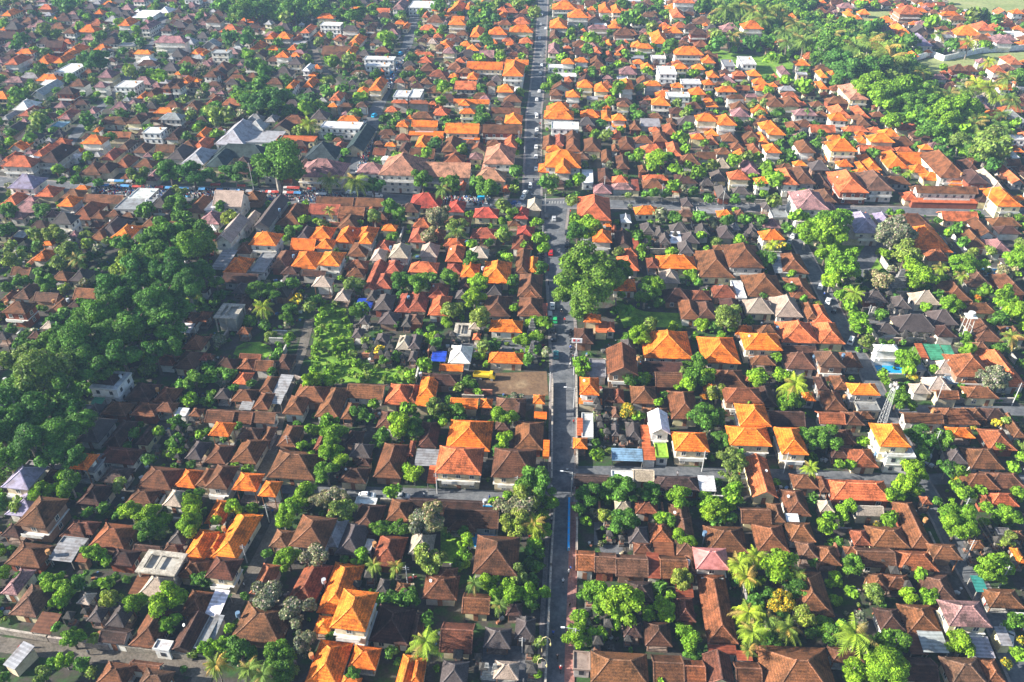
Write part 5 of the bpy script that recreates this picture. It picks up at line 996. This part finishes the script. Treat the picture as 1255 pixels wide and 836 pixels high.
for row in RID.split(';'):
    X, Y, a = map(float, row.split()); p = at(X, Y, .5); rt = root('motor_scooter', (p.x, p.y, .15), R(a))
    for n_, me in SM: link(n_, me, rt)
    reg(rt, 'dark motor scooter being ridden', 'scooter', p.x, p.y, 'motor scooters on the streets')
    k = list(SHIRTS)[i % 5]; pr = root('person', (p.x, p.y, .15), R(a)); link('body', PM[k], pr); hh = link('helmet', HM if i % 2 else HM2, pr); hh.location = (-.22, 0, 1.75)
    reg(pr, f'person in {k} and {"dark" if i % 2 else "white"} helmet riding a scooter', 'person', p.x, p.y, 'people riding scooters'); i += 1
hr = MB(); hr.v = [(x*.125, y*.125, z*.13) for x, y, z in IV]; hr.f = list(IF); hr.c = [(.015, .012, .01)]*20; hr.m = [0]*20; HAIR = hr.mesh('hair', M['trim'])
for j, row in enumerate("676 560;702 545;703 520;676 640;699 700;698 745;702 600;450 611;520 610;600 613;760 583;830 584;905 585;1000 586;1132 575;1120 560;1176 690;1205 745;300 720;335 630;30 795;110 803;702 440;676 420;697 350;672 350;668 300;699 262;676 600;1050 430;640 612;1150 628".split(';')):
    X, Y = map(float, row.split()); p = at(X, Y); a_ = random.random()*6.28; k = list(SHIRTS)[(j*3+1) % 5]
    pr = root('person', (p.x, p.y, .12), a_); link('body', PS[k], pr); h_ = link('hair', HAIR, pr); h_.location = (-.01, 0, 1.69)
    reg(pr, f'dark haired person in {k} on foot', 'person', p.x, p.y, 'people on foot')
# parked scooters in rows along kerbs
rows = [("697 285", "694.5 318", 16), ("701 405", "701 440", 10), ("662 285", "664 325", 10), ("666 300", "668 340", 8), ("660 205", "662 150", 14), ("668 60", "665 110", 10), ("760 249", "960 252", 26)]
for a, b, n in rows:
    A, B = at(*map(float, a.split())), at(*map(float, b.split()))
    for j in range(n):
        p = A.lerp(B, (j+.5)/n); rt = root('motor_scooter', (p.x, p.y, .1), R(random.uniform(-12, 12)+(90 if abs(B.x-A.x) > abs(B.y-A.y) else 0)))
        for n_, me in SM: link(n_, me, rt)
        reg(rt, 'dark motor scooter parked in a row', 'scooter', p.x, p.y, 'motor scooters on the streets')
# market crowd: packed scooters, stalls and people that read as one mass
cr = MB(); sc_mb = MB()
PAL = [(.7, .7, .7), (.05, .05, .06), (.05, .12, .4), (.5, .05, .04), (.3, .3, .32), (.6, .5, .4), (.1, .3, .5), (.75, .75, .72), (.02, .02, .02)]
for s_, n in (("118 228 425 240 425 250 118 238", 1500), ("340 236 400 234 400 246 340 246", 500), ("430 230 455 165 460 166 440 235", 420), ("540 243 600 243 600 252 540 252", 140), ("470 110 500 60 503 60 476 112", 160)):
    z = zone(s_); xs = [p[0] for p in z]; ys = [p[1] for p in z]
    for _ in range(n*2):
        x, y = random.uniform(min(xs), max(xs)), random.uniform(min(ys), max(ys))
        if inside(x, y, z):
            c = random.choice(PAL); a = random.random()*3
            if random.random() < .5: cr.box((x, y, .62), (.75, .16, .3), c, 0, a, None, .8); cr.box((x, y, 1.0), (.3, .12, .06), (.02,)*3, 0, a)
            else: cr.tube([(x, y, .15), (x, y, .85), (x, y, 1.35), (x, y, 1.48)], [.14, .17, .2, .08], c, 6); cr.tube([(x, y, 1.48), (x+.02, y, 1.72)], [.1, .09], (.06, .04, .03), 6)
tag(cr.build('market_crowd', M['trim']), 'dense crowd of people and parked scooters filling the market street', 'crowd', None, 'stuff')
def stall(x, y, rz, c, w, lab):
    rt = root('market_stall', (x, y, 0.12), rz); mb = MB()
    a, b = w/2, 1.2; V = [(-a, -b, 2.1), (a, -b, 2.1), (a, 0, 2.6), (-a, 0, 2.6)]; mb.poly(V, c); mb.poly([(-a, 0, 2.6), (a, 0, 2.6), (a, b, 2.1), (-a, b, 2.1)], c)
    mb.build('canopy', M['metal'], rt)
    for i in (-1, 1):
        for j in (-1, 1): pb = MB(); pb.box((i*(a-.1), j*(b-.1), 1.0), (.05, .05, 1.03), (.3, .3, .3)); pb.build('post', M['trim'], rt)
    tb_ = MB(); tb_.box((0, 0, .8), (a-.3, .5, .05), (.4, .3, .2)); tb_.build('table', M['trim'], rt); reg(rt, lab+' canopied stall', 'stall', x, y, 'market stalls on the street')
for j in range(34):
    t = random.random(); X = 118+t*300; p = at(X, 229+t*12+random.choice((-3, 3))); cn, c = random.choice([('white', (.7, .7, .7)), ('blue', (.1, .3, .6)), ('red', (.5, .08, .06)), ('grey', (.35, .37, .4))]); stall(p.x, p.y, R(random.uniform(-8, 8)), c, random.uniform(2.4, 4.5), cn)
# ---------------- poles, mast, tower ----------------
def pole(X, Y, h, lamp, lab):
    p = at(X, Y); rt = root('street_lamp' if lamp else 'utility_pole', (p.x, p.y, 0)); mb = MB(); mb.tube([(0, 0, 0), (0, 0, h)], [.14, .09], (.45, .45, .45), 8); mb.build('pole', M['trim'], rt)
    if lamp:
        sg = -1 if X > 690 else 1; a = MB(); a.bar((0, 0, h-.1), (sg*2.4, 0, h+.25), .08, .08, (.5, .5, .5)); a.build('arm', M['trim'], rt); b = MB(); b.box((sg*2.6, 0, h+.25), (.4, .16, .07), (.7, .7, .7)); b.build('lamp_head', M['trim'], rt)
    for z in (h-.5, h-1.1):
        a = MB(); a.bar((-.7, 0, z), (.7, 0, z), .1, .1, (.3, .3, .3)); a.build('crossarm', M['trim'], rt)
    if lab: tag(rt, lab, 'pole', 'poles along the streets')
    else: reg(rt, ('grey street lamp' if lamp else 'grey utility pole'), 'pole', p.x, p.y, 'poles along the streets')
for X, Y, h, l in ((704, 797, 7, 1), (700, 608, 8, 1), (640, 800, 5, 0), (703, 460, 8, 0), (674, 480, 7, 0), (703, 500, 7, 1), (668, 260, 8, 0), (500, 720, 7, 0), (665, 300, 8, 0), (643, 200, 8, 0), (636, 180, 8, 0), (664, 160, 8, 0), (1140, 560, 9, 0), (1175, 640, 8, 0), (1060, 400, 8, 0), (1145, 500, 9, 0), (1240, 497, 8, 0), (312, 238, 14, 0), (448, 236, 9, 0), (740, 240, 9, 0), (810, 250, 9, 0), (1205, 258, 10, 0), (303, 690, 6, 0), (330, 640, 6, 0), (355, 555, 6, 0), (1224, 720, 7, 0), (1182, 688, 7, 0), (885, 255, 9, 0), (536, 605, 7, 0), (634, 609, 7, 0), (960, 580, 7, 0), (860, 578, 7, 0)): pole(X, Y, h, l, None)
def wires(pts, h):
    for k in (-.6, .6):
        mb = MB()
        for (a, b) in zip(pts, pts[1:]):
            A, B = at(*a), at(*b); last = None
            for i in range(9):
                t = i/8; p = A.lerp(B, t)+Vector((k, 0, h-.45-1.0*4*t*(1-t)))
                if last is not None: mb.bar(last, p, .05, .05, (.03, .03, .03))
                last = p
        q = mb.build('overhead_cable', M['trim']); reg(q, 'thin black overhead cable', 'cable', k+at(*pts[0]).x, at(*pts[0]).y, 'overhead cables along the streets')
wires([(704, 797), (700, 608), (703, 500), (703, 460)], 7.5); wires([(1224, 720), (1175, 640), (1140, 560), (1145, 500)], 8); wires([(536, 605), (634, 609)], 7); wires([(860, 578), (960, 580)], 7)
for X, Y in ((664, 800), (659, 826)):
    p = at(X, Y); rt = root('bamboo_festival_pole', (p.x, p.y, 0)); mb = MB(); P_ = [(0, 0, 0), (0, 0, 2.2), (-.1, 0, 3.8), (.1, -.1, 5.0), (.8, -.3, 5.7), (1.5, -.5, 5.3), (1.7, -.6, 4.3)]
    mb.tube(P_, [.09, .09, .08, .07, .06, .05, .04], (.50, .42, .24), 7); mb.build('pole', M['trim'], rt); mb = MB(); mb.tube([(1.7, -.6, 4.3), (1.7, -.6, 3.7), (1.72, -.6, 3.1)], [.05, .22, .04], (.55, .45, .2), 7); mb.build('ornament', M['trim'], rt)
    tag(rt, 'curved pale festival pole left of the road near the bottom edge, '+('upper one' if Y == 800 else 'lower one'), 'pole', 'festival poles')
# lattice mast beside the green sided house
p = at(1077, 530); rt = root('lattice_mast', (p.x, p.y, 0)); H = 17.0; W0, W1 = .9, .35
for i, j in ((-1, -1), (1, -1), (1, 1), (-1, 1)):
    mb = MB(); mb.bar((i*W0, j*W0, 0), (i*W1, j*W1, H), .07, .07, (.42, .42, .42)); mb.build('leg', M['trim'], rt)
br = MB(); n = 11
for k in range(n):
    z0, z1 = H*k/n, H*(k+1)/n; a0 = W0+(W1-W0)*k/n; a1 = W0+(W1-W0)*(k+1)/n; Q = [(-1, -1), (1, -1), (1, 1), (-1, 1)]
    for q in range(4): u, v = Q[q], Q[(q+1) % 4]; br.bar((u[0]*a0, u[1]*a0, z0), (v[0]*a1, v[1]*a1, z1), .04, .04, (.5, .5, .5)); br.bar((u[0]*a1, u[1]*a1, z1), (v[0]*a1, v[1]*a1, z1), .04, .04, (.5, .5, .5))
br.build('bracing', M['trim'], rt)
for k in range(6):
    a = k*1.05; mb = MB(); mb.tube([(math.cos(a)*.9, math.sin(a)*.9, H-1.6+.3*(k % 2)), (math.cos(a)*1.15, math.sin(a)*1.15, H-1.6+.3*(k % 2))], [.4, .4], (.6, .6, .6), 10); mb.build('dish', M['trim'], rt)
tag(rt, 'tall white lattice mast with dishes rising beside the green sided house', 'mast')
# water tower near temple
p = at(1178, 419); rt = root('water_tower', (p.x, p.y, 0)); H = 9.5
for i, j in ((-1, -1), (1, -1), (1, 1), (-1, 1)): mb = MB(); mb.bar((i*1.3, j*1.3, 0), (i*.95, j*.95, H), .17, .17, (.42, .42, .40)); mb.build('leg', M['trim'], rt)
mb = MB(); mb.box((0, 0, H+.1), (1.5, 1.5, .12), (.7, .7, .68)); mb.build('platform', M['trim'], rt); mb = MB(); mb.tube([(0, 0, H+.2), (0, 0, H+1.5)], [1.0, 1.0], (.55, .55, .53), 12); mb.build('tank', M['trim'], rt)
mb = MB()
for z in (3, 6): 
    for a, b in (((-1.2, -1.2), (1.2, -1.2)), ((1.2, -1.2), (1.2, 1.2)), ((1.2, 1.2), (-1.2, 1.2)), ((-1.2, 1.2), (-1.2, -1.2))): mb.bar((*a, z), (*b, z), .1, .1, (.4, .4, .4))
mb.build('brace', M['trim'], rt); tag(rt, 'white four legged water tower standing behind the temple row', 'water tower')
# stepped stone temple gate left and stone tower
def stone_tower(X, Y, H, W, n, lab, col=(.2, .19, .18)):
    p = at(X, Y); rt = root('stone_gate_tower', (p.x, p.y, 0)); 
    for k in range(n):
        t = k/n; w = W*(1-.8*t); mb = MB(); mb.box((0, 0, H*(t+.5/n)), (w, w*.55, H/n*.46), col, 0, 0, None, .85)
        if k: mb.box((0, 0, H*t-.003), (w*1.2, w*.7, H/n*.09), tuple(q*1.4 for q in col))
        mb.build('tier', M['stone'], rt)
    tag(rt, lab, 'gate tower', 'carved stone gate towers')
stone_tower(1098, 358, 9, 2.6, 7, 'grey tiered stone gate tower at the top of the temple row')
stone_tower(652, 440, 6, 1.5, 6, 'slim tiered stone gate tower beside the main road left of the parked cars')
stone_tower(652, 410, 6, 1.5, 6, 'slim tiered stone gate tower above its twin left of the main road')
stone_tower(1067, 392, 5, 1.2, 5, 'pale stone wing of the temple gate near the east road', (.4, .37, .33))
stone_tower(597, 830, 4.5, 1.2, 5, 'pale stone split gate half at the bottom edge, left one', (.33, .33, .32)); stone_tower(607, 831, 4.5, 1.2, 5, 'pale stone split gate half at the bottom edge, right one', (.33, .33, .32))
# billboard with red letters on white (blank panel with red blocks)
p = at(706, 436); rt = root('road_sign', (p.x, p.y, 0)); mb = MB(); mb.tube([(0, 0, 0), (0, 0, 5)], [.12, .1], (.6, .6, .6), 8); mb.build('post', M['trim'], rt)
mb = MB(); mb.box((0, 0, 5.6), (1.6, .08, .8), (.8, .8, .8)); mb.build('board', M['trim'], rt); mb = MB(); mb.box((-.8, -.1, 5.7), (.35, .03, .4), (.6, .05, .05)); mb.bar((.1, -.1, 5.3), (.8, -.1, 6.0), .06, .2, (.6, .05, .05)); mb.bar((.1, -.1, 6.0), (.8, -.1, 5.3), .06, .2, (.6, .05, .05)); mb.build('emblem', M['trim'], rt)
tag(rt, 'white roadside sign with red marks on the right side of the main road', 'sign')
# white screen on the market building, pools, cloth
for X, Y, w, d, lab in ((1217, 334, 9, 5, 'bright blue swimming pool among trees at the right edge'), (1090, 453, 8, 4, 'blue pool beside the white open pavilion'), (594, 645, 5.5, 13, 'narrow teal pool with a brown centre strip')):
    p = at(X, Y); rt = root('swimming_pool', (p.x, p.y, 0)); mb = MB(); mb.box((0, 0, .12), (w/2, d/2, .06), G(.1)); mb.build('water', M['water'], rt)
    mb = MB()
    for cx, cy, hx, hy in ((0, -d/2-.25, w/2+.5, .25), (0, d/2+.25, w/2+.5, .25), (-w/2-.25, 0, .25, d/2), (w/2+.25, 0, .25, d/2)): mb.box((cx, cy, .14), (hx, hy, .13), (.5, .47, .42))
    mb.build('coping', M['stone'], rt); tag(rt, lab, 'pool')
# rooftop tanks and dishes belong to big two storey houses: small parts
# road markings: worn dashes at the crossings
rm_ = MB()
def dash(X0, Y0, X1, Y1, w): a, b = at(X0, Y0, .17), at(X1, Y1, .17); d = (b-a).normalized(); s2 = Vector((-d.y, d.x, 0))*w/2; rm_.poly([a-s2, b-s2, b+s2, a+s2], (.32, .32, .31))
for k in range(9): dash(666+k*.1+k*3.4, 249.5, 667+k*3.4, 246.5, .5)
dash(643, 217.5, 660, 217.5, .4)

struct('road_markings', rm_.build('road_markings', M['white']))
# ---------------- haze ----------------
hz = MB(); hz.box((0, 750, 74.5), (1700, 1100, 75.5), G(.5)); m = bpy.data.materials.new('haze'); m.use_nodes = True; nt = m.node_tree; nt.nodes.clear()
out = nt.nodes.new('ShaderNodeOutputMaterial'); pv = nt.nodes.new('ShaderNodeVolumePrincipled'); pv.inputs["Color"].default_value = (0.44, 0.66, 1.0, 1); pv.inputs['Density'].default_value = HAZE_D; pv.inputs['Anisotropy'].default_value = 0.0
nt.links.new(pv.outputs[0], out.inputs['Volume']); o = hz.build('haze', m); tag(o, 'thin bluish haze over the far town', 'haze', None, 'stuff')
# ---------------- labels ----------------
LM = [("the banyan", 715, 345), ("the bare earth lot", 630, 480), ("the cream two storey house", 848, 565), ("the long brown barn roof", 880, 750), ("the pink metal roof", 873, 690), ("the white frame building", 275, 390), ("the lattice mast", 1077, 530),
      ("the water tower", 1187, 410), ("the buff concrete frame", 193, 693), ("the three storey orange house", 428, 755), ("the lilac roofed white house", 1190, 755), ("the blue tarpaulin by the thicket", 443, 375), ("the green thicket", 405, 430), ("the main junction", 683, 250),
      ("the forest", 215, 430), ("the yellow truck", 594, 463), ("the blue fence", 697, 645), ("the charcoal temple hall", 608, 790), ("the white gabled tower house", 809, 515), ("the long terracotta gabled house", 938, 595), ("the corner road bend", 60, 797), ("the white cube house", 130, 475),
      ("the little orange turret house", 100, 570), ("the tall yellow palm", 1047, 785), ("the swimming pool", 1217, 334), ("the temple row", 1130, 410), ("the twin orange halls", 850, 435), ("the dusty pink hall", 395, 215), ("the orange tiled villa", 573, 540), ("the lilac roofed block", 26, 230),
      ("the bright green round tree", 1015, 280), ("the lilac metal roofs", 15, 600), ("the two big straw roofs", 940, 380), ("the red roofed halls", 545, 255), ("the gabled brown warehouse", 1200, 240), ("the orange junction villa", 690, 200), ("the far winding wall", 1180, 70), ("the far lime meadow", 920, 75),
      ("the big orange corner roof", 1135, 300), ("the orange twin pavilions", 620, 430), ("the pale roofed hall", 300, 170), ("the orange and white shop block", 620, 85), ("the far left villas", 80, 75), ("the orange terraces", 340, 50), ("the white shop row", 420, 140), ("the east road corner", 1130, 590), ("the cross lane mouth", 660, 610),
      ("the broad brown roof", 1005, 800), ("the bottom orange row", 430, 810), ("the long orange roof", 285, 660), ("the far orange tower house", 870, 145), ("the pink roofed street hall", 1010, 250), ("the terracotta corner hall", 1240, 455), ("the flowering tree by the palms", 965, 690)]
LMW = [(n, at(x, y).xy) for n, x, y in LM]
ORD = ['', 'second ', 'third ', 'fourth ', 'fifth ', 'sixth ', 'seventh ', 'eighth ', 'ninth ', 'tenth ', 'eleventh ', 'twelfth ', 'thirteenth ', 'fourteenth ', 'fifteenth ', 'sixteenth ', 'seventeenth ', 'eighteenth ', 'nineteenth ', 'twentieth ']
cells = {}
for o, look, cat, x, y, grp in REG:
    n, d = min(((n, (Vector((x, y))-p)) for n, p in LMW), key=lambda q: q[1].length)
    rel = ('right of' if d.x > 0 else 'left of') if abs(d.x) > abs(d.y) else ('beyond' if d.y > 0 else 'in front of')
    cells.setdefault((look, cat, n, rel), []).append((d.length, o, grp))
for (look, cat, n, rel), L in cells.items():
    L.sort(key=lambda q: q[0])
    for i, (dist, o, grp) in enumerate(L):
        if len(L) == 1: lab = f"{look}, {rel} {n}"
        else: lab = f"{look}, {ORD[i] if i < 20 else str(i+1)+'th '}nearest {rel} {n}"
        if len(lab.split()) > 16: lab = lab.replace(' being ridden', '').replace(' parked in a row', ' parked').replace(' and dark helmet', '').replace(' and white helmet', '')
        if len(lab.split()) > 16: lab = lab.replace(' roofed', '').replace(', ', ' ')
        tag(o, lab, cat, grp)
